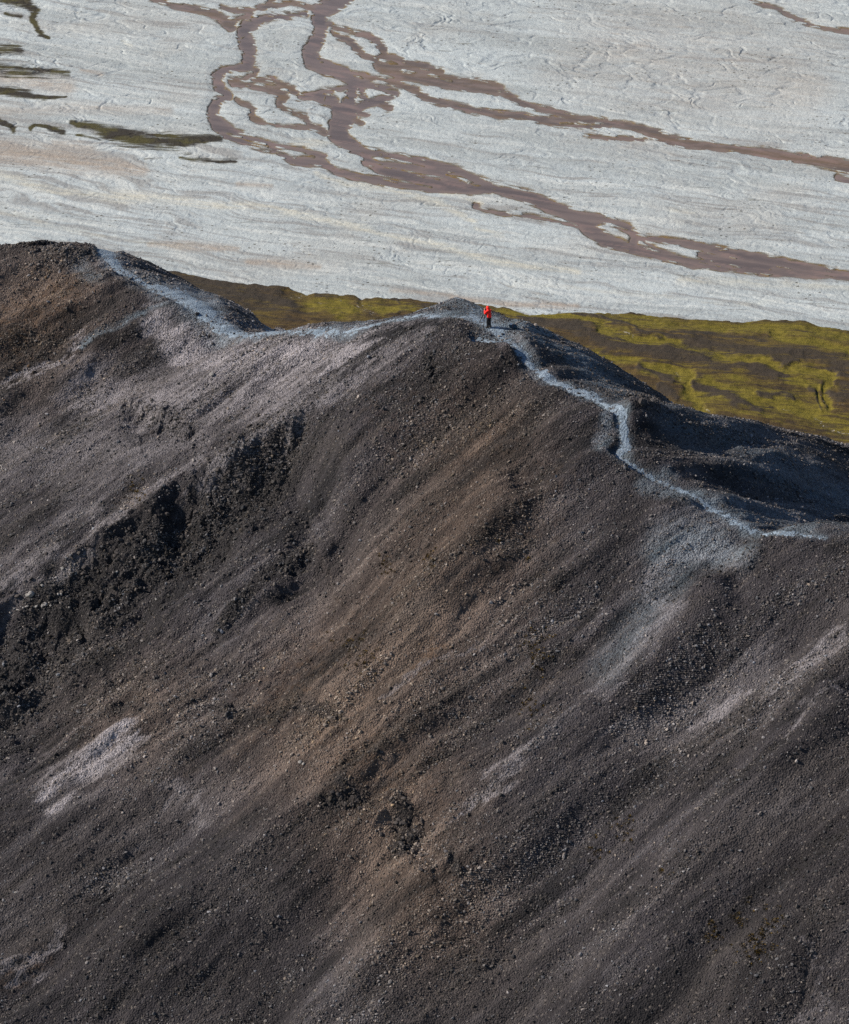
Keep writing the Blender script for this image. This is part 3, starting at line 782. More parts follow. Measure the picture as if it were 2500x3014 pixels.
def plain_material():
    m = Mat("river_gravel", .92, .2)
    wet_, moss, cream, tn, _ = m.attr("cover")
    grain = m.mapped((4.0, 1.0, 1.0), math.atan2(-.30, .95))
    g1 = m.noise(.05, grain, 6, .62, .6)
    g2 = m.noise(.35, grain, 5, .65, .3)
    patch = m.noise(.018, None, 6, .6, .4)
    fine = m.noise(1.6, None, 4, .7)
    dk_, lt_, damp_shade_, _, _ = m.attr('flow')
    c = m.mix(m.ramp(g1, .30, .68), (.345, .375, .375), (.475, .52, .525))
    c = m.mix(m.ramp(patch, .46, .70, 0, .45), c, (.42, .40, .36))
    c = m.mix(m.math('MULTIPLY', dk_, .75), c, (.265, .26, .25))
    c = m.mix(m.math('MULTIPLY', lt_, .6), c, (.58, .60, .575))
    c = m.mix(m.math('MULTIPLY', damp_shade_, .35), c, (.32, .37, .40))  # old channels: damp sediment and their bluish shadow, painted into the colour
    c = m.mix(m.ramp(g2, .56, .74, 0, .6), c, (.30, .285, .265))
    c = m.mix(m.math('MULTIPLY', tn, m.ramp(g2, .3, .6, .3, .9)), c, (.36, .30, .245))
    c = m.mix(m.math('MULTIPLY', cream, m.ramp(g2, .35, .6, .1, .8)), c, (.56, .54, .45))
    c = m.mix(m.ramp(fine, .56, .76, 0, .8), c, (.22, .215, .21))
    c = m.mix(m.ramp(m.noise(.75, m.mapped((2.2, 1, 1), -.2), 4, .75), .55, .72, 0, .55), c, (.25, .245, .24))
    c = m.mix(m.ramp(m.noise(1.1, None, 4, .75), .60, .74, 0, .6), c, (.64, .66, .64))
    mo = m.ramp(m.math('ADD', moss, m.math('MULTIPLY', m.math('SUBTRACT', m.noise(.30, m.mapped((7, 1, 1), -.12), 6, .75), .5), 2.6)), .20, .75)
    mc = m.mix(m.ramp(m.noise(.12, None, 4), .4, .62), (.040, .034, .027), (.070, .062, .024))
    c = m.mix(mo, c, mc)
    wt = m.ramp(m.math('ADD', wet_, m.math('MULTIPLY', m.math('SUBTRACT', m.noise(.5, grain, 5, .7), .5), 1.6)), .24, .85)
    c = m.mix(wt, c, m.mix(m.ramp(m.noise(.2, None, 3), .4, .65), (.13, .112, .09), (.17, .115, .05)))
    sp = m.voronoi(.55, None, "Color"); s = m.n("ShaderNodeSeparateColor"); m.l(sp, s.inputs[0])
    dark = m.math('MULTIPLY', m.math('LESS_THAN', m.voronoi(.55), .30), m.math('GREATER_THAN', s.outputs[0], .86))
    dark = m.math('MULTIPLY', dark, m.ramp(m.noise(.03, None, 3), .46, .60))
    c = m.mix(m.math('MULTIPLY', dark, .8), c, (.07, .065, .05))
    m.color(c)
    m.bump(m.math('ADD', m.math('MULTIPLY', fine, 1.0), m.math('MULTIPLY', g2, .8)), .34, .8)
    return m.m
me = mesh_np("plain", np.stack([X2, Y2, PLAIN_Z + h2], -1).reshape(-1, 3), grid_faces(len(PAY), len(PAX)))
set_col(me, "cover", wet, mossA, creamA, tanA)
set_col(me, "flow", sstep(.06, .55, streak), sstep(-.06, -.55, streak), np.clip(oldc * .5 + old2 * .6, 0, 1) * np.where(okp, 1, 0), 0)
tag(link("gravel_plain", me, plain_material()), "pale grey gravel valley floor of braided streams far below the ridge", "plain", kind="structure")

def water_material():
    m = Mat("muddy_water", .22, .32)
    g = m.mapped((6, 1, 1), -.35)
    br, shal, bars_, _, _ = m.attr("cover")
    n1 = m.noise(.12, g, 4, .6, .5)
    c = m.mix(m.ramp(n1, .3, .7), (.112, .081, .066), (.185, .134, .109))
    c = m.mix(br, c, m.mix(m.ramp(n1, .35, .65), (.12, .085, .060), (.17, .105, .048)))
    c = m.mix(m.math('MULTIPLY', shal, .6), c, (.23, .165, .125))
    c = m.mix(m.math('MULTIPLY', bars_, .55), c, (.27, .175, .14))
    foam = m.ramp(m.noise(.9, m.mapped((3, 1, 1), 0), 3, .7), .76, .80)
    c = m.mix(m.math('MULTIPLY', foam, .5), c, (.6, .6, .6))
    m.color(c)
    m.bump(m.noise(1.2, g, 3), .06, .6)
    return m.m
wx = np.arange(-196, 197, .6); wy = np.arange(1170, 1680, 1.2)
WX, WY = np.meshgrid(wx, wy)
ppx, ppy = project(WX, WY, PLAIN_Z)
me = mesh_np("river", np.stack([WX, WY, np.full_like(WX, PLAIN_Z)], -1).reshape(-1, 3), grid_faces(len(wy), len(wx)))
dep = np.maximum(river_s.at(ppx, ppy), brown_s.at(ppx, ppy)) + fbm(ppx / 40, ppy / 7, 490, 4) * 12
set_col(me, "cover", sstep(-6, 12, brown_s.at(ppx, ppy) - river_s.at(ppx, ppy)), sstep(9, -3, dep), sstep(.1, .6, fbm_an(ppx / 90, (ppy - ppx * .2) / 8, 494, 3)), 0)
tag(link("river", me, water_material()), "reddish brown braided river winding over the pale gravel plain", "river", kind="structure")

# ------------------------------------------------------------------ the meadow at the foot of the ridge
def px7(l, w): return [(1500 + .574 * x, 880 + .574 * y, w) for x, y in l]
GREEN = softmap([
    px7([(0, 70), (200, 58), (330, 75), (410, 120), (480, 165), (600, 210), (750, 240), (900, 265), (1050, 310), (1200, 330), (1350, 360), (1500, 400), (1620, 430), (1660, 490), (1680, 560)], 26),
    px7([(460, 300), (640, 350), (800, 390)], 24), px7([(700, 390), (800, 400), (900, 420)], 44), px7([(900, 420), (930, 500), (1000, 570)], 36),
    px7([(1350, 180), (1500, 230), (1650, 270), (1742, 300)], 34), (px7([(400, 90), (700, 110), (1000, 130), (1400, 140), (1742, 200)], 50), .75),
    (px7([(1000, 480), (1200, 520), (1400, 560), (1600, 640), (1742, 700)], 80), .85), (px7([(1400, 440), (1560, 470), (1600, 560)], 40), .8),
    ([(930, 900, 46), (1000, 900, 56), (1040, 930, 44)], .9), ([(1120, 920, 40), (1200, 905, 30)], .9), ([(1100, 885, 20), (1250, 890, 16)], .5), (px7([(0, 60), (160, 60)], 30), .8)])
DARK = softmap([
    px7([(330, 65), (430, 80), (560, 135), (640, 165), (760, 212), (900, 235), (1000, 268), (1150, 295), (1300, 305), (1450, 350)], 13),
    px7([(100, 110), (300, 150), (430, 225), (700, 285), (900, 330), (1050, 350)], 44), px7([(960, 450), (1150, 530), (1250, 590)], 26), px7([(1000, 340), (1200, 390), (1400, 420)], 30),
    px7([(900, 235), (1200, 280), (1450, 310), (1742, 380)], 40), (px7([(800, 190), (1100, 200), (1300, 230)], 26), .7), px7([(620, 380), (800, 460)], 22), px7([(760, 490), (860, 520)], 24),
    px7([(1640, 410), (1742, 440)], 18), px7([(1680, 490), (1742, 520)], 24), px7([(1560, 520), (1610, 575)], 12), px7([(1470, 480), (1560, 500)], 14), px7([(1300, 500), (1400, 530)], 14),
    [(450, 800, 90), (600, 840, 100), (740, 870, 100), (850, 900, 70)], ([(960, 860, 20), (1010, 868, 14)], .8), ([(1180, 925, 24), (1230, 880, 20)], .7), [(860, 850, 20), (760, 835, 20)], ([(1120, 865, 10), (1170, 878, 12), (1180, 886, 8)], 1.0), ([(1050, 880, 10), (1085, 896, 12)], .8),
    (px7([(0, 30), (70, 48)], 8), 1.0)])
BARE = softmap([[(908, 850, 10), (886, 860, 12), (856, 870, 8)], [(1060, 862, 7), (1072, 876, 9), (1082, 884, 6)], [(1035, 910, 7), (1070, 925, 9), (1090, 940, 8)], [(1095, 900, 9), (1105, 898, 8)], [(1070, 880, 6), (1082, 905, 6)], [(1000, 878, 9), (1008, 876, 9)], [(945, 890, 7), (955, 892, 7)], [(1060, 905, 14), (1100, 935, 12)], [(975, 905, 6), (985, 907, 6)],
                px7([(560, 180), (660, 215)], 6), px7([(460, 125), (480, 125)], 7), px7([(360, 100), (380, 105)], 7), px7([(840, 400), (860, 430)], 14), px7([(1000, 575), (1040, 600)], 12), px7([(1390, 590), (1440, 600)], 8),
                px7([(1540, 620), (1640, 680), (1742, 720)], 12), px7([(1600, 500), (1640, 560)], 9), px7([(1680, 545), (1720, 555)], 6)])
MX = axis(-122, 200, .3, -900, 1100, 1.3); MY = axis(1110, 1312, .36, 640, 1313, 1.3)
X3, Y3 = np.meshgrid(MX, MY)
px3, py3 = project(X3, Y3, PLAIN_Z + 2)
mw = fbm(X3 / 9, Y3 / 16, 530, 4); mw2 = fbm(X3 / 11, Y3 / 14, 534, 4)
qx, qy = px3 + mw * 60, py3 + mw2 * 16
ex = np.interp(px3, [p[0] for p in MEADOW_EDGE], [p[1] for p in MEADOW_EDGE])
edge = py3 - ex + fbm(px3 / 30, py3 / 14, 500, 3) * 5
green = GREEN.at(qx, qy); dk = DARK.at(qx, qy); bare = BARE.at(px3 + mw * 20, py3 + mw2 * 12)
h3 = -1.2 + 2.4 * sstep(-4, 10, edge) + 2.8 * sstep(6, 100, edge) + .9 * fbm(X3 / 26, Y3 / 30, 510, 3) + .35 * fbm(X3 / 6, Y3 / 9, 514, 3) + .10 * fbm(X3 / 1.4, Y3 / 2, 518, 2)
h3 += -.9 * sstep(.2, 1, green) * sstep(930, 960, py3) * .6 + .35 * dk - .15 * bare
h3 = np.where(edge < -6, np.minimum(h3, -.8), h3)
def meadow_material():
    m = Mat("moss_heath", .95, .15)
    gr, d, ba, _, _ = m.attr("cover")
    grain = m.mapped((3.4, 1, 1), -.25)
    n1 = m.noise(.26, grain, 7, .72, .8); n2 = m.noise(.7, grain, 5, .7); n3 = m.noise(.03, None, 4, .6)
    heath = m.mix(m.ramp(n1, .38, .64), (.045, .031, .019), (.105, .068, .026))
    heath = m.mix(m.ramp(n3, .42, .62, 0, .6), heath, (.125, .092, .024))
    gcol = m.mix(m.ramp(n2, .35, .65), (.115, .094, .015), (.195, .155, .025))
    gf = m.ramp(m.math('ADD', m.math('MULTIPLY', gr, .9), m.math('MULTIPLY', m.math('SUBTRACT', n1, .5), 2.8)), .06, .85)
    c = m.mix(gf, heath, gcol)
    df = m.ramp(m.math('ADD', d, m.math('MULTIPLY', m.math('SUBTRACT', n1, .5), -3.4)), .12, .95)
    c = m.mix(df, c, m.mix(n2, (.030, .026, .022), (.075, .056, .038)))
    c = m.mix(m.ramp(n2, .58, .78, 0, .5), c, (.035, .032, .016))
    bf = m.ramp(m.math('ADD', m.math('MULTIPLY', ba, .45), m.math('MULTIPLY', m.math('SUBTRACT', m.noise(.9, None, 4, .75), .5), 2.0)), .45, .7, 0, .85)
    bf = m.math('MULTIPLY', bf, m.ramp(ba, .05, .4))
    c = m.mix(bf, c, (.36, .33, .29))
    m.color(c)
    m.bump(m.math('ADD', n2, m.noise(2.0, None, 3, .7)), .5, .8)
    return m.m
me = mesh_np("meadow", np.stack([X3, Y3, PLAIN_Z + h3], -1).reshape(-1, 3), grid_faces(len(MY), len(MX)))
set_col(me, "cover", green, dk, bare, 0)
tag(link("meadow", me, meadow_material()), "yellow green and brown mossy meadow between the ridge foot and the gravel plain", "meadow", kind="structure")

# ------------------------------------------------------------------ loose gravel on the ridge (nobody could count it)
def ico():
    b = bmesh.new(); bmesh.ops.create_icosphere(b, subdivisions=1, radius=1)
    v = np.array([x.co[:] for x in b.verts]); f = np.array([[q.index for q in p.verts] for p in b.faces]); b.free()
    return v, f
IV, IF = ico()
inx = (RX > -43.9) & (RX < 45.9); iny = (RY > 196.1) & (RY < 325.9)
sub = np.ix_(iny, inx)
sx, sy, sz = X[sub].ravel(), Y[sub].ravel(), Zr[sub].ravel()
spx, spy = project(sx, sy, sz)
nxn, nyn = -gx_[sub].ravel(), -gy_[sub].ravel()
facing = (nxn * -sx + nyn * -sy + 1 * -sz) / np.sqrt(sx**2 + sy**2 + sz**2)
inside = (spx > -60) & (spx < 2560) & (spy > 690) & (spy < 3070) & (facing > -.05)
su = sx * .885 + sy * .466; sv = -sx * .466 + sy * .885
dens = .10 + 2.0 * sstep(-.1, .55, fbm_an(su / 9, sv / 1.8, 600, 3)) * (.15 + 1.2 * sstep(-.15, .5, fbm(sx / 4, sy / 4, 604, 3)))
dens *= 1 + 1.3 * CRAG[sub].ravel()
dens *= 1 - .55 * np.clip(PALE[sub].ravel(), 0, 1)
dens *= 1 - .8 * sstep(-12, 2, PTH[sub].ravel())
dens *= 1 - .9 * bw[sub].ravel()
w = np.where(inside, dens, 0); w = w / w.sum()
NST = 210000
pick = rng.choice(len(w), NST, replace=False, p=w)
size = np.exp(rng.normal(math.log(.040), .52, NST)); size = np.clip(size, .018, .17)
size *= 1 + .45 * CRAG[sub].ravel()[pick]
base = np.stack([sx[pick] + rng.uniform(-.05, .05, NST), sy[pick] + rng.uniform(-.06, .06, NST), sz[pick]], -1)
VAR = 14
shapes = []
for k in range(VAR):
    s = IV * (1 + rng.uniform(-.28, .28, (len(IV), 1)))
    s = s * np.array([1.0, rng.uniform(.55, .9), rng.uniform(.4, .75)])
    shapes.append(s)
shapes = np.array(shapes)
def rand_rot(n, tilt):
    a = rng.uniform(0, 2 * math.pi, n); t = rng.normal(0, tilt, n); b = rng.uniform(0, 2 * math.pi, n)
    ca, sa, ct, st, cb, sb = np.cos(a), np.sin(a), np.cos(t), np.sin(t), np.cos(b), np.sin(b)
    Rz = np.zeros((n, 3, 3)); Rz[:, 0, 0] = ca; Rz[:, 0, 1] = -sa; Rz[:, 1, 0] = sa; Rz[:, 1, 1] = ca; Rz[:, 2, 2] = 1
    Rx = np.zeros((n, 3, 3)); Rx[:, 0, 0] = 1; Rx[:, 1, 1] = ct; Rx[:, 1, 2] = -st; Rx[:, 2, 1] = st; Rx[:, 2, 2] = ct
    Rb = np.zeros((n, 3, 3)); Rb[:, 0, 0] = cb; Rb[:, 0, 1] = -sb; Rb[:, 1, 0] = sb; Rb[:, 1, 1] = cb; Rb[:, 2, 2] = 1
    return Rb @ Rx @ Rz
V = np.einsum('nij,nkj->nki', rand_rot(NST, .75), shapes[rng.integers(0, VAR, NST)]) * size[:, None, None]
V += (base + np.array([0, 0, 1]) * (size * .22)[:, None])[:, None, :]
F = IF[None] + (np.arange(NST) * len(IV))[:, None, None]
me = mesh_np("loose_gravel", V.reshape(-1, 3), F.reshape(-1, 3), smooth=False)
och = OCHRE[sub].ravel()[pick]; pal = PALE[sub].ravel()[pick]
tone = np.exp(rng.normal(math.log(.100), .52, NST)) * (1 + .9 * pal)
warm = rng.normal(.0, .13, NST) + .26 * tint_m.at(spx[pick], spy[pick]) + .4 * och * rng.uniform(0, 1, NST)
bright = (rng.uniform(0, 1, NST) < .012) & (size < .09)
tone *= np.clip(np.exp(.75 * STREAK[sub].ravel()[pick]), .4, 2.2)
tone *= 1 - .45 * np.clip(shade_tone_m.at(spx[pick], spy[pick]), 0, 1)  # stones darkened by the same painted shade
tone *= 1 - .5 * np.clip(CRAG[sub].ravel()[pick], 0, 1)
tone = np.where(bright, rng.uniform(.20, .40, NST), np.clip(tone, .020, .30))
cr, cg, cb_ = tone * (1.06 + .5 * warm), tone * (.97 + .05 * warm), tone * (.94 - .45 * warm)
rep = lambda a: np.repeat(a, len(IV))
set_col(me, "tint", rep(cr), rep(cg), rep(np.clip(cb_, .01, 1)), 1)
def stone_material(name):
    m = Mat(name, .85, .25)
    _, _, _, _, c = m.attr("tint")
    f = m.noise(18, None, 4, .6)
    m.color(m.mix(m.ramp(f, .3, .7, 0, .5), c, m.mix(.5, c, (.02, .018, .017))))
    return m.m
M_STONE = stone_material("loose_stone")
tag(link("loose_gravel", me, M_STONE), "loose brown and grey stones strewn all over the ridge slopes", "gravel", kind="stuff")

# ------------------------------------------------------------------ single rocks one can pick out
def rock_mesh(seed):
    r = np.random.default_rng(seed)
    b = bmesh.new(); bmesh.ops.create_icosphere(b, subdivisions=2, radius=1)
    cuts = [Vector(r.normal(0, 1, 3)).normalized() for _ in range(9)]
    lim = r.uniform(.55, .92, 9)
    for v in b.verts:
        for n, d in zip(cuts, lim):
            k = v.co.dot(n)
            if k > d: v.co -= n * (k - d)
        v.co *= 1 + r.uniform(-.05, .05)
    sc = Vector((1.0, r.uniform(.6, .9), r.uniform(.5, .8)))
    for v in b.verts: v.co = Vector((v.co.x * sc.x, v.co.y * sc.y, v.co.z * sc.z))
    m = bpy.data.meshes.new("rock"); b.to_mesh(m); b.free()
    return m
def rock_mat(name, c1, c2):
    m = Mat(name, .88, .25)
    f = m.noise(3.0, None, 5, .65); g = m.noise(14, None, 4, .6)
    m.color(m.mix(m.ramp(g, .35, .7, 0, .6), m.mix(m.ramp(f, .35, .65), c1, c2), tuple(v * .45 for v in c1)))
    m.bump(g, .05, .8)
    return m.m
R_DARK = rock_mat("dark_rock", (.050, .044, .043), (.105, .09, .084))
R_PALE = rock_mat("pale_rock", (.24, .225, .215), (.38, .36, .34))
R_RUST = rock_mat("rusty_rock", (.10, .065, .042), (.18, .115, .068))
ROCKS = {}
for nm, mt in (("dark", R_DARK), ("pale", R_PALE), ("rust", R_RUST)):
    ROCKS[nm] = []
    for k in range(5):
        q = rock_mesh(50 + k + len(nm) * 7); q.materials.append(mt); ROCKS[nm].append(q)
def put_rock(px, py, size, tone, label, group=None):
    c = G.hit(px, py)
    if c is None: return None
    o = bpy.data.objects.new("rock", random.choice(ROCKS[tone])); COL.objects.link(o)
    o.location = (c[0], c[1], c[2] + size * .18)
    o.scale = (size * random.uniform(.8, 1.2), size * random.uniform(.8, 1.2), size * random.uniform(.75, 1.1))
    o.rotation_euler = (random.gauss(0, .35), random.gauss(0, .35), random.uniform(0, 6.28))
    return tag(o, label, "rock", group)
put_rock(581, 925, .30, "dark", "dark boulder beside the bend of the pale path on the left saddle")
put_rock(625, 1103, .27, "pale", "pale upright stone alone in the middle of the saddle slope")
put_rock(1690, 962, .0001 + .14, "pale", "small pale stone on the shaded flank right of the backpack")
put_rock(355, 1590, .30, "dark", "dark boulder standing up on the lit rib above the left crag")
put_rock(92, 1752, .42, "pale", "whitish boulder topping the left crag near the photo edge")
put_rock(885, 2244, .17, "pale", "white stone, upper of a close pair low on the slope")
put_rock(893, 2249, .16, "pale", "white stone, lower of a close pair low on the slope")
put_rock(1890, 1186, .45, "dark", "black rock on the knob above the bend of the path")
put_rock(48, 2627, .14, "pale", "white stone at the lower left edge of the slope")
put_rock(460, 1765, .18, "pale", "pale rounded stone below the left crag")
def scatter(n, line, spread, sizes, tone, label, group):
    segs = list(zip(line[:-1], line[1:]))
    for i in range(n):
        (ax, ay), (bx, by) = random.choice(segs)
        t = random.random()
        put_rock(ax + (bx - ax) * t + random.gauss(0, spread), ay + (by - ay) * t + random.gauss(0, spread), random.uniform(*sizes), tone, label, group)
scatter(95, [(830, 1265), (600, 1440), (430, 1540), (250, 1640), (110, 1760), (0, 1860)], 50, (.11, .30), "dark", "dark angular rock in the shaded crag on the left slope", "rocks of the dark left crag")
scatter(22, [(200, 1760), (120, 1770), (60, 1800), (330, 1600)], 22, (.10, .22), "pale", "pale grey rock at the top edge of the dark left crag", "pale rocks on the left crag")
scatter(24, [(900, 1540), (800, 1610)], 26, (.10, .24), "dark", "dark rock in the small outcrop right of the left crag", "rocks of the small outcrop")
scatter(24, [(380, 1180), (560, 1240)], 26, (.10, .24), "dark", "dark rock in the little crag below the left saddle", "rocks of the little crag")
scatter(22, [(1180, 2390), (1200, 2510)], 40, (.12, .30), "dark", "dark rock in the hollow outcrop low on the slope", "rocks of the hollow outcrop")
scatter(14, [(1000, 2340), (1070, 2370)], 26, (.10, .22), "dark", "dark rock in the low outcrop left of the hollow", "rocks of the low outcrop")
scatter(30, [(20, 1080), (150, 900), (230, 820)], 60, (.08, .18), "rust", "rusty orange rock on the sunlit flank of the left top", "rusty rocks on the left top")
scatter(20, [(80, 735), (250, 750)], 14, (.10, .2), "dark", "dark rock along the crest of the left top", "rocks on the left top")
scatter(14, [(1860, 1185), (1950, 1205)], 12, (.10, .22), "dark", "dark rock heaped around the knob above the path", "rocks around the knob")
scatter(18, [(500, 1000), (1000, 1080)], 60, (.07, .14), "dark", "small dark rock lying on the pale saddle slope", "rocks on the saddle slope")

# ------------------------------------------------------------------ tufts of moss
def tufts():
    vs = []; fs = []; tint = []
    spots = [(1060, 1925, 60, 46), (1580, 1905, 52, 44), (1545, 2085, 40, 16), (2250, 2740, 60, 44), (2210, 2790, 50, 30), (2090, 2745, 36, 18), (2180, 2700, 20, 8), (400, 1440, 34, 22), (1270, 1650, 26, 12), (1140, 1665, 24, 10), (1470, 1592, 5, 3), (1840, 2440, 40, 18), (1740, 2510, 36, 12), (1550, 1650, 10, 3), (1120, 1100 + 560, 20, 6), (1950, 2580, 20, 6)]
    for px, py, r, n in spots:
        for _ in range(n):
            c = G.hit(px + random.gauss(0, r * .5) , py + random.gauss(0, r * .7))
            if c is None: continue
            s = random.uniform(.10, .24)
            hue = random.uniform(.6, 1.3)
            for _ in range(46):
                a = random.uniform(0, 6.28); d = s * math.sqrt(random.random())
                b = np.array([c[0] + math.cos(a) * d, c[1] + math.sin(a) * d, c[2] - .03 + (s * s - d * d) / s * .55])
                lean = np.array([math.cos(a), math.sin(a), 1.4]) * random.uniform(.03, .07)
                side = np.array([-math.sin(a), math.cos(a), 0]) * random.uniform(.012, .028)
                k = len(vs)
                vs += [b - side, b + side, b + lean]
                fs.append((k, k + 1, k + 2)); tint += [hue * random.uniform(.8, 1.2)] * 3
    me = mesh_np("moss", np.array(vs), np.array(fs), smooth=False)
    t = np.array(tint)
    set_col(me, "tint", .115 * t, .075 * t, .016 * t, 1)
    m = Mat("moss_tufts", .95, .1); m.color(m.attr("tint")[4])
    tag(link("moss", me, m.m), "ochre tufts of moss in small patches on the dark slope", "moss", kind="stuff")
tufts()

# ------------------------------------------------------------------ shaped solids for the figure and his kit
def loft(b, rings, cap=True):
    """rings: list of (centre, half-axis a, half-axis b); joins them into a skin"""
    N = 14; prev = None; loops = []
    for c, a, d in rings:
        c, a, d = Vector(c), Vector(a), Vector(d)
        loops.append([b.verts.new(c + a * math.cos(2 * math.pi * i / N) + d * math.sin(2 * math.pi * i / N)) for i in range(N)])
    for p, q in zip(loops[:-1], loops[1:]):
        for i in range(N):
            b.faces.new((p[i], p[(i + 1) % N], q[(i + 1) % N], q[i]))
    if cap:
        b.faces.new(loops[0][::-1]); b.faces.new(loops[-1])

def tube(b, pts, radii):
    rings = []
    for i, p in enumerate(pts):
        p = Vector(p)
        d = (Vector(pts[min(i + 1, len(pts) - 1)]) - Vector(pts[max(i - 1, 0)])).normalized()
        a = d.orthogonal().normalized() if abs(d.z) > .9 else d.cross(Vector((0, 0, 1))).normalized()
        c = d.cross(a)
        rings.append((p, a * radii[i], c * radii[i]))
    loft(b, rings)

def finish(name, b, mat, parent, smooth=True, sub=0):
    bmesh.ops.recalc_face_normals(b, faces=b.faces)
    me = bpy.data.meshes.new(name); b.to_mesh(me); b.free()
    for p in me.polygons: p.use_smooth = smooth
    o = link(name, me, mat, parent)
    if sub:
        s = o.modifiers.new("round", 'SUBSURF'); s.levels = sub; s.render_levels = sub
    return o

def skin_body(name, joints, bones, mat, parent, sub=2):
    """one continuous surface grown round a skeleton of joints {name: (co, radius)}"""
    idx = {k: i for i, k in enumerate(joints)}
    me = bpy.data.meshes.new(name)
    me.from_pydata([j[0] for j in joints.values()], [(idx[a], idx[c]) for a, c in bones], [])
    o = link(name, me, mat, parent)
    sk = o.modifiers.new("skin", 'SKIN'); sk.use_smooth_shade = True
    for i, j in enumerate(joints.values()):
        v = me.skin_vertices[0].data[i]; r = j[1]
        v.radius = r if isinstance(r, tuple) else (r, r); v.use_root = (i == 0)
    s = o.modifiers.new("round", 'SUBSURF'); s.levels = sub; s.render_levels = sub
    return o

M_SKIN = plain_mat("skin", (.46, .27, .19), .55, .1)
M_RED = Mat("red_shell", .6, .3); M_RED.color(M_RED.mix(M_RED.noise(9, None, 3), (.80, .012, .008), (.92, .025, .014))); M_RED.bump(M_RED.noise(12, None, 3, .6, 1.0), .02, .6); M_RED = M_RED.m
M_TROUS = plain_mat("dark_trousers", (.018, .017, .020), .8, .3, 12, .3, .02)
M_BOOT = plain_mat("boot_leather", (.022, .017, .014), .7, .3)
M_HAIR = plain_mat("brown_hair", (.05, .03, .018), .6, .4)
M_BLACK = plain_mat("black_metal", (.015, .015, .017), .4, .3, 20, .5)
M_GREY = plain_mat("grey_metal", (.16, .17, .18), .35, .2, 20, .5)
M_GLASS = plain_mat("dark_glass", (.02, .025, .035), .08, .1, 20, .7)

# the photographer faces left and away: local +X forward
FACE = math.atan2(.74, -.67)
gz = G.at(P0[0], P0[1])
base_p = G.hit(1439, 965)
gz = G.at(base_p[0], base_p[1])
person = empty("person", (base_p[0], base_p[1], gz))
person.rotation_euler = (0, 0, FACE)
person.scale = (1.05, 1.05, 1.04)
tag(person, "photographer in a red hooded jacket and black trousers standing at a tripod on the ridge", "person")
J = {
    "pelvis": ((-.04, 0, .93), (.14, .11)), "waist": ((-.03, 0, 1.08), (.13, .10)), "chest": ((.02, 0, 1.28), (.12, .09)), "collar": ((.06, 0, 1.40), (.075, .06)),
    "neck": ((.09, 0, 1.455), .055), "skull": ((.125, 0, 1.56), (.085, .095)), "crown": ((.13, 0, 1.635), (.07, .075)),
    "nose": ((.225, 0, 1.55), .016), "chin": ((.185, 0, 1.49), .035),
}
B = [("pelvis", "waist"), ("waist", "chest"), ("chest", "collar"), ("collar", "neck"), ("neck", "skull"), ("skull", "crown"), ("skull", "nose"), ("skull", "chin")]
for s, n in ((1, "l"), (-1, "r")):
    J["hip" + n] = ((-.03, .09 * s, .88), .10); J["knee" + n] = ((.02, .105 * s, .49), .062); J["ankle" + n] = ((-.02, .11 * s, .09), .042); J["toe" + n] = ((.16, .13 * s, .035), .036)
    J["shoulder" + n] = ((.05, .175 * s, 1.35), .045); J["elbow" + n] = ((.17, .215 * s, 1.12), .048); J["wrist" + n] = ((.36, .09 * s, 1.36), .033); J["palm" + n] = ((.41, .065 * s, 1.40), (.034, .022))
    B += [("pelvis", "hip" + n), ("hip" + n, "knee" + n), ("knee" + n, "ankle" + n), ("ankle" + n, "toe" + n), ("collar", "shoulder" + n), ("shoulder" + n, "elbow" + n), ("elbow" + n, "wrist" + n), ("wrist" + n, "palm" + n)]
    for k, (dx, dz, ln) in enumerate(((.030, .034, .9), (.040, .014, 1.0), (.040, -.008, .95), (.032, -.028, .75))):
        J["f%d%s" % (k, n)] = ((.41 + dx, .055 * s, 1.40 + dz), .0095); J["t%d%s" % (k, n)] = ((.41 + dx + .03 * ln, .032 * s, 1.40 + dz * 1.15), .0085)
        B += [("palm" + n, "f%d%s" % (k, n)), ("f%d%s" % (k, n), "t%d%s" % (k, n))]
    J["thumb" + n] = ((.405, .042 * s, 1.44), .0105); J["tip" + n] = ((.43, .028 * s, 1.46), .009)
    B += [("palm" + n, "thumb" + n), ("thumb" + n, "tip" + n)]
skin_body("body", J, B, M_SKIN, person)
JJ = {"hem": ((-.04, 0, .79), (.205, .18)), "waist": ((-.045, 0, .98), (.195, .155)), "belly": ((-.02, 0, 1.12), (.195, .155)), "chest": ((.01, 0, 1.28), (.20, .155)), "collar": ((.05, 0, 1.41), (.15, .12))}
JB = [("hem", "waist"), ("waist", "belly"), ("belly", "chest"), ("chest", "collar")]
for s, n in ((1, "l"), (-1, "r")):
    JJ["sh" + n] = ((.05, .185 * s, 1.36), .105); JJ["el" + n] = ((.17, .225 * s, 1.11), .078); JJ["fo" + n] = ((.28, .15 * s, 1.25), .064); JJ["cu" + n] = ((.35, .095 * s, 1.35), .050)
    JB += [("collar", "sh" + n), ("sh" + n, "el" + n), ("el" + n, "fo" + n), ("fo" + n, "cu" + n)]
jacket = skin_body("jacket", JJ, JB, M_RED, person)
b = bmesh.new()                                     # hood: open towards the face
ring = []
for (x, z, w, h) in ((.205, 1.545, .098, .128), (.18, 1.555, .115, .145), (.11, 1.56, .128, .155), (.03, 1.55, .115, .150), (-.03, 1.53, .075, .115), (-.055, 1.515, .03, .05)):
    ring.append(((x, 0, z), (0, w, 0), (.15 * h, 0, h)))
loft(b, ring, cap=False)
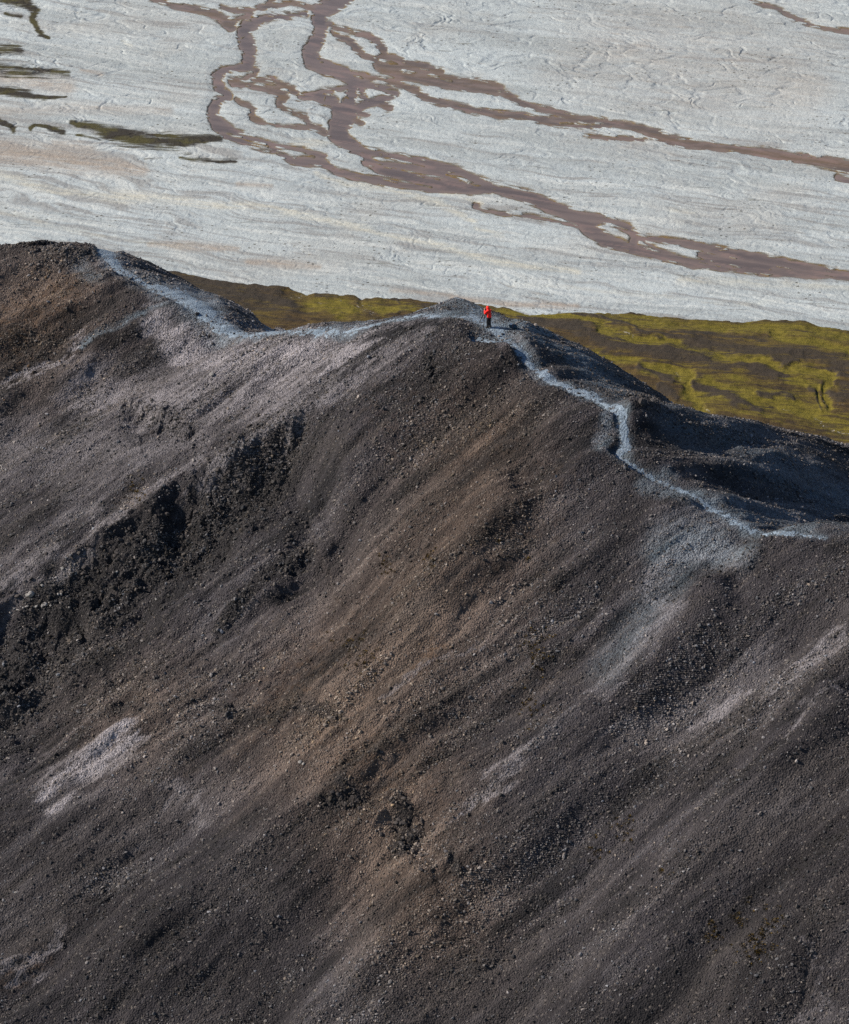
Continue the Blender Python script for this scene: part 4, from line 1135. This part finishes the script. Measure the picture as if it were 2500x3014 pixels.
loft(b, [((.0, 0, 1.37), (.13, 0, 0), (0, .15, 0)), ((.03, 0, 1.44), (.12, 0, 0), (0, .125, 0)), ((.06, 0, 1.49), (.10, 0, 0), (0, .10, 0))], cap=False)
hood = finish("hood", b, M_RED, jacket, sub=1)
so = hood.modifiers.new("cloth", 'SOLIDIFY'); so.thickness = .012
b = bmesh.new(); bmesh.ops.create_uvsphere(b, u_segments=14, v_segments=8, radius=1)
for v in b.verts: v.co = Vector((.115 + v.co.x * .10, v.co.y * .105, 1.60 + v.co.z * .085))
finish("hair", b, M_HAIR, person)
JT = {"seat": ((-.035, 0, .92), (.105, .115))}
TB = []
for s, n in ((1, "l"), (-1, "r")):
    JT["hip" + n] = ((-.03, .095 * s, .84), .118); JT["knee" + n] = ((.02, .108 * s, .49), .092); JT["calf" + n] = ((-.015, .11 * s, .25), .088); JT["cuff" + n] = ((-.01, .112 * s, .09), .082)
    TB += [("seat", "hip" + n), ("hip" + n, "knee" + n), ("knee" + n, "calf" + n), ("calf" + n, "cuff" + n)]
skin_body("trousers", JT, TB, M_TROUS, person)
for s in (1, -1):
    b = bmesh.new()
    loft(b, [((-.10, .112 * s, .05), (0, .03, 0), (0, 0, .04)), ((-.06, .112 * s, .07), (0, .048, 0), (0, 0, .075)), ((.02, .115 * s, .065), (0, .05, 0), (0, 0, .07)), ((.10, .125 * s, .045), (0, .053, 0), (0, 0, .045)), ((.17, .13 * s, .035), (0, .045, 0), (0, 0, .035)), ((.20, .13 * s, .03), (0, .02, 0), (0, 0, .02))])
    loft(b, [((-.015, .112 * s, .08), (.06, 0, 0), (0, .055, 0)), ((-.02, .112 * s, .20), (.06, 0, 0), (0, .055, 0))])
    finish("boot", b, M_BOOT, person)
for s in (1, -1):
    b = bmesh.new(); bmesh.ops.create_uvsphere(b, u_segments=8, v_segments=6, radius=.012)
    for v in b.verts: v.co += Vector((.203, .036 * s, 1.575))
    finish("eye", b, M_BLACK, person)

# tripod and camera
ca, sa = math.cos(FACE), math.sin(FACE)
tx, ty = base_p[0] + ca * .43, base_p[1] + sa * .43
tz = G.at(tx, ty)
tripod = empty("tripod", (tx, ty, tz))
tag(tripod, "black three legged camera tripod standing before the photographer", "tripod")
APEX = gz + 1.19 - tz
for ang, r in ((math.pi - .1, .56), (.15, .44), (-math.pi / 2 - .35, .42)):
    fxx, fyy = math.cos(ang) * r, math.sin(ang) * r
    fz = G.at(tx + fxx, ty + fyy) - tz
    top = Vector((math.cos(ang) * .045, math.sin(ang) * .045, APEX)); foot = Vector((fxx, fyy, fz - .01))
    b = bmesh.new(); tube(b, [top, top.lerp(foot, .52)], [.036, .030])
    leg = finish("leg", b, M_BLACK, tripod)
    b = bmesh.new(); tube(b, [top.lerp(foot, .50), top.lerp(foot, .99)], [.024, .020]); finish("leg_extension", b, M_BLACK, leg)
    b = bmesh.new(); tube(b, [top.lerp(foot, .49), top.lerp(foot, .54)], [.034, .034]); finish("leg_lock", b, M_BLACK, leg)
    b = bmesh.new(); tube(b, [top.lerp(foot, .97), foot], [.016, .018]); finish("rubber_foot", b, M_BLACK, leg)
b = bmesh.new(); tube(b, [(0, 0, APEX - .10), (0, 0, APEX + .05)], [.03, .035]); tube(b, [(0, 0, APEX - .3), (0, 0, APEX + .08)], [.013, .013]); finish("centre_column", b, M_BLACK, tripod)
b = bmesh.new(); bmesh.ops.create_uvsphere(b, u_segments=12, v_segments=8, radius=.035)
for v in b.verts: v.co.z += APEX + .10
tube(b, [(0, 0, APEX + .12), (0, 0, APEX + .15)], [.04, .045]); tube(b, [(0, 0, APEX + .10), (.0, -.09, APEX + .09)], [.008, .012])
finish("ball_head", b, M_BLACK, tripod)
camr = empty("camera", (tx, ty, tz + APEX + .15))
camr.rotation_euler = (0, 0, math.radians(158))
tag(camr, "black camera with a long lens mounted on the tripod", "camera")
b = bmesh.new()
loft(b, [((-.045, 0, .055), (0, .072, 0), (0, 0, .05)), ((-.03, 0, .055), (0, .078, 0), (0, 0, .055)), ((.03, 0, .055), (0, .078, 0), (0, 0, .055)), ((.042, 0, .055), (0, .06, 0), (0, 0, .048))])
loft(b, [((-.03, 0, .10), (.02, 0, 0), (0, .035, 0)), ((0, 0, .135), (.03, 0, 0), (0, .03, 0)), ((.01, 0, .14), (.02, 0, 0), (0, .02, 0))])
finish("camera_body", b, M_BLACK, camr)
b = bmesh.new(); tube(b, [(.03, 0, .055), (.10, 0, .055), (.11, 0, .055), (.19, 0, .055), (.24, 0, .055)], [.037, .037, .042, .042, .05]); lens = finish("lens", b, M_BLACK, camr)
b = bmesh.new(); tube(b, [(.236, 0, .055), (.2415, 0, .055)], [.043, .043]); finish("front_glass", b, M_GLASS, lens)

# backpack lying on the ground right of him
bp = G.hit(1511, 968)
bz = G.at(bp[0], bp[1])
pack = empty("backpack", (bp[0], bp[1], bz + .02))
pack.scale = (1.1, 1.1, 1.15)
pack.rotation_euler = (0, .10, math.radians(-8))
tag(pack, "dark blue backpack lying on its back on the ridge beside the photographer", "backpack")
M_PACK = plain_mat("blue_nylon", (.018, .045, .075), .55, .35, 14, .35, .03)
M_WEB = plain_mat("black_webbing", (.015, .016, .02), .7, .2)
M_LABEL = plain_mat("white_patch", (.7, .72, .74), .6, .1)
M_RUSTY = plain_mat("rust_strap", (.22, .06, .03), .7, .2)
b = bmesh.new()
loft(b, [((-.27, 0, .12), (0, .10, 0), (0, 0, .08)), ((-.22, 0, .14), (0, .15, 0), (0, 0, .135)), ((-.05, .01, .165), (0, .175, 0), (0, 0, .165)), ((.14, 0, .155), (0, .17, 0), (0, 0, .155)), ((.25, 0, .13), (0, .14, 0), (0, 0, .12)), ((.29, 0, .12), (0, .08, 0), (0, 0, .07))])
finish("pack_body", b, M_PACK, pack, sub=1)
b = bmesh.new()
loft(b, [((-.33, .02, .16), (0, .10, 0), (0, 0, .05)), ((-.27, .0, .20), (0, .15, 0), (0, 0, .10)), ((-.17, 0, .24), (0, .15, 0), (0, 0, .11)), ((-.09, 0, .27), (0, .12, 0), (0, 0, .06))])
finish("lid_pocket", b, M_PACK, pack, sub=1)
b = bmesh.new()
loft(b, [((-.02, -.15, .10), (.07, 0, 0), (0, 0, .03)), ((0, -.185, .12), (.10, 0, 0), (0, 0, .09)), ((.0, -.21, .12), (.08, 0, 0), (0, 0, .07))])
finish("side_pocket", b, M_PACK, pack, sub=1)
def strap(name, pts, r, mat):
    b = bmesh.new(); rings = []
    for i, p in enumerate(pts):
        d = (Vector(pts[min(i + 1, len(pts) - 1)]) - Vector(pts[max(i - 1, 0)])).normalized()
        side = Vector((0, 1, 0)) if abs(d.y) < .8 else Vector((1, 0, 0))
        rings.append((p, side * r, d.cross(side).normalized() * .012))
    loft(b, rings); return finish(name, b, mat, pack)
strap("shoulder_strap", [(-.26, -.08, .24), (-.36, -.09, .22), (-.43, -.09, .14), (-.46, -.08, .03), (-.40, -.10, .015)], .035, M_WEB)
strap("shoulder_strap", [(-.10, .07, .32), (-.02, .06, .345), (.12, .06, .325), (.22, .05, .27)], .035, M_WEB)
strap("haul_loop", [(.24, .02, .22), (.32, .02, .27), (.39, .02, .22), (.37, .02, .12), (.29, .02, .12)], .025, M_WEB)
strap("compression_strap", [(-.06, -.18, .03), (-.05, -.19, .16), (-.03, -.13, .29), (0, .0, .335)], .014, M_RUSTY)
b = bmesh.new()
for v in bmesh.ops.create_cube(b, size=1)["verts"]: v.co = Vector((-.17 + v.co.x * .14, -.09 + v.co.y * .10, .338 + v.co.z * .012 + v.co.y * .05))
bmesh.ops.bevel(b, geom=b.edges[:], offset=.003, segments=1)
finish("name_patch", b, M_LABEL, pack)
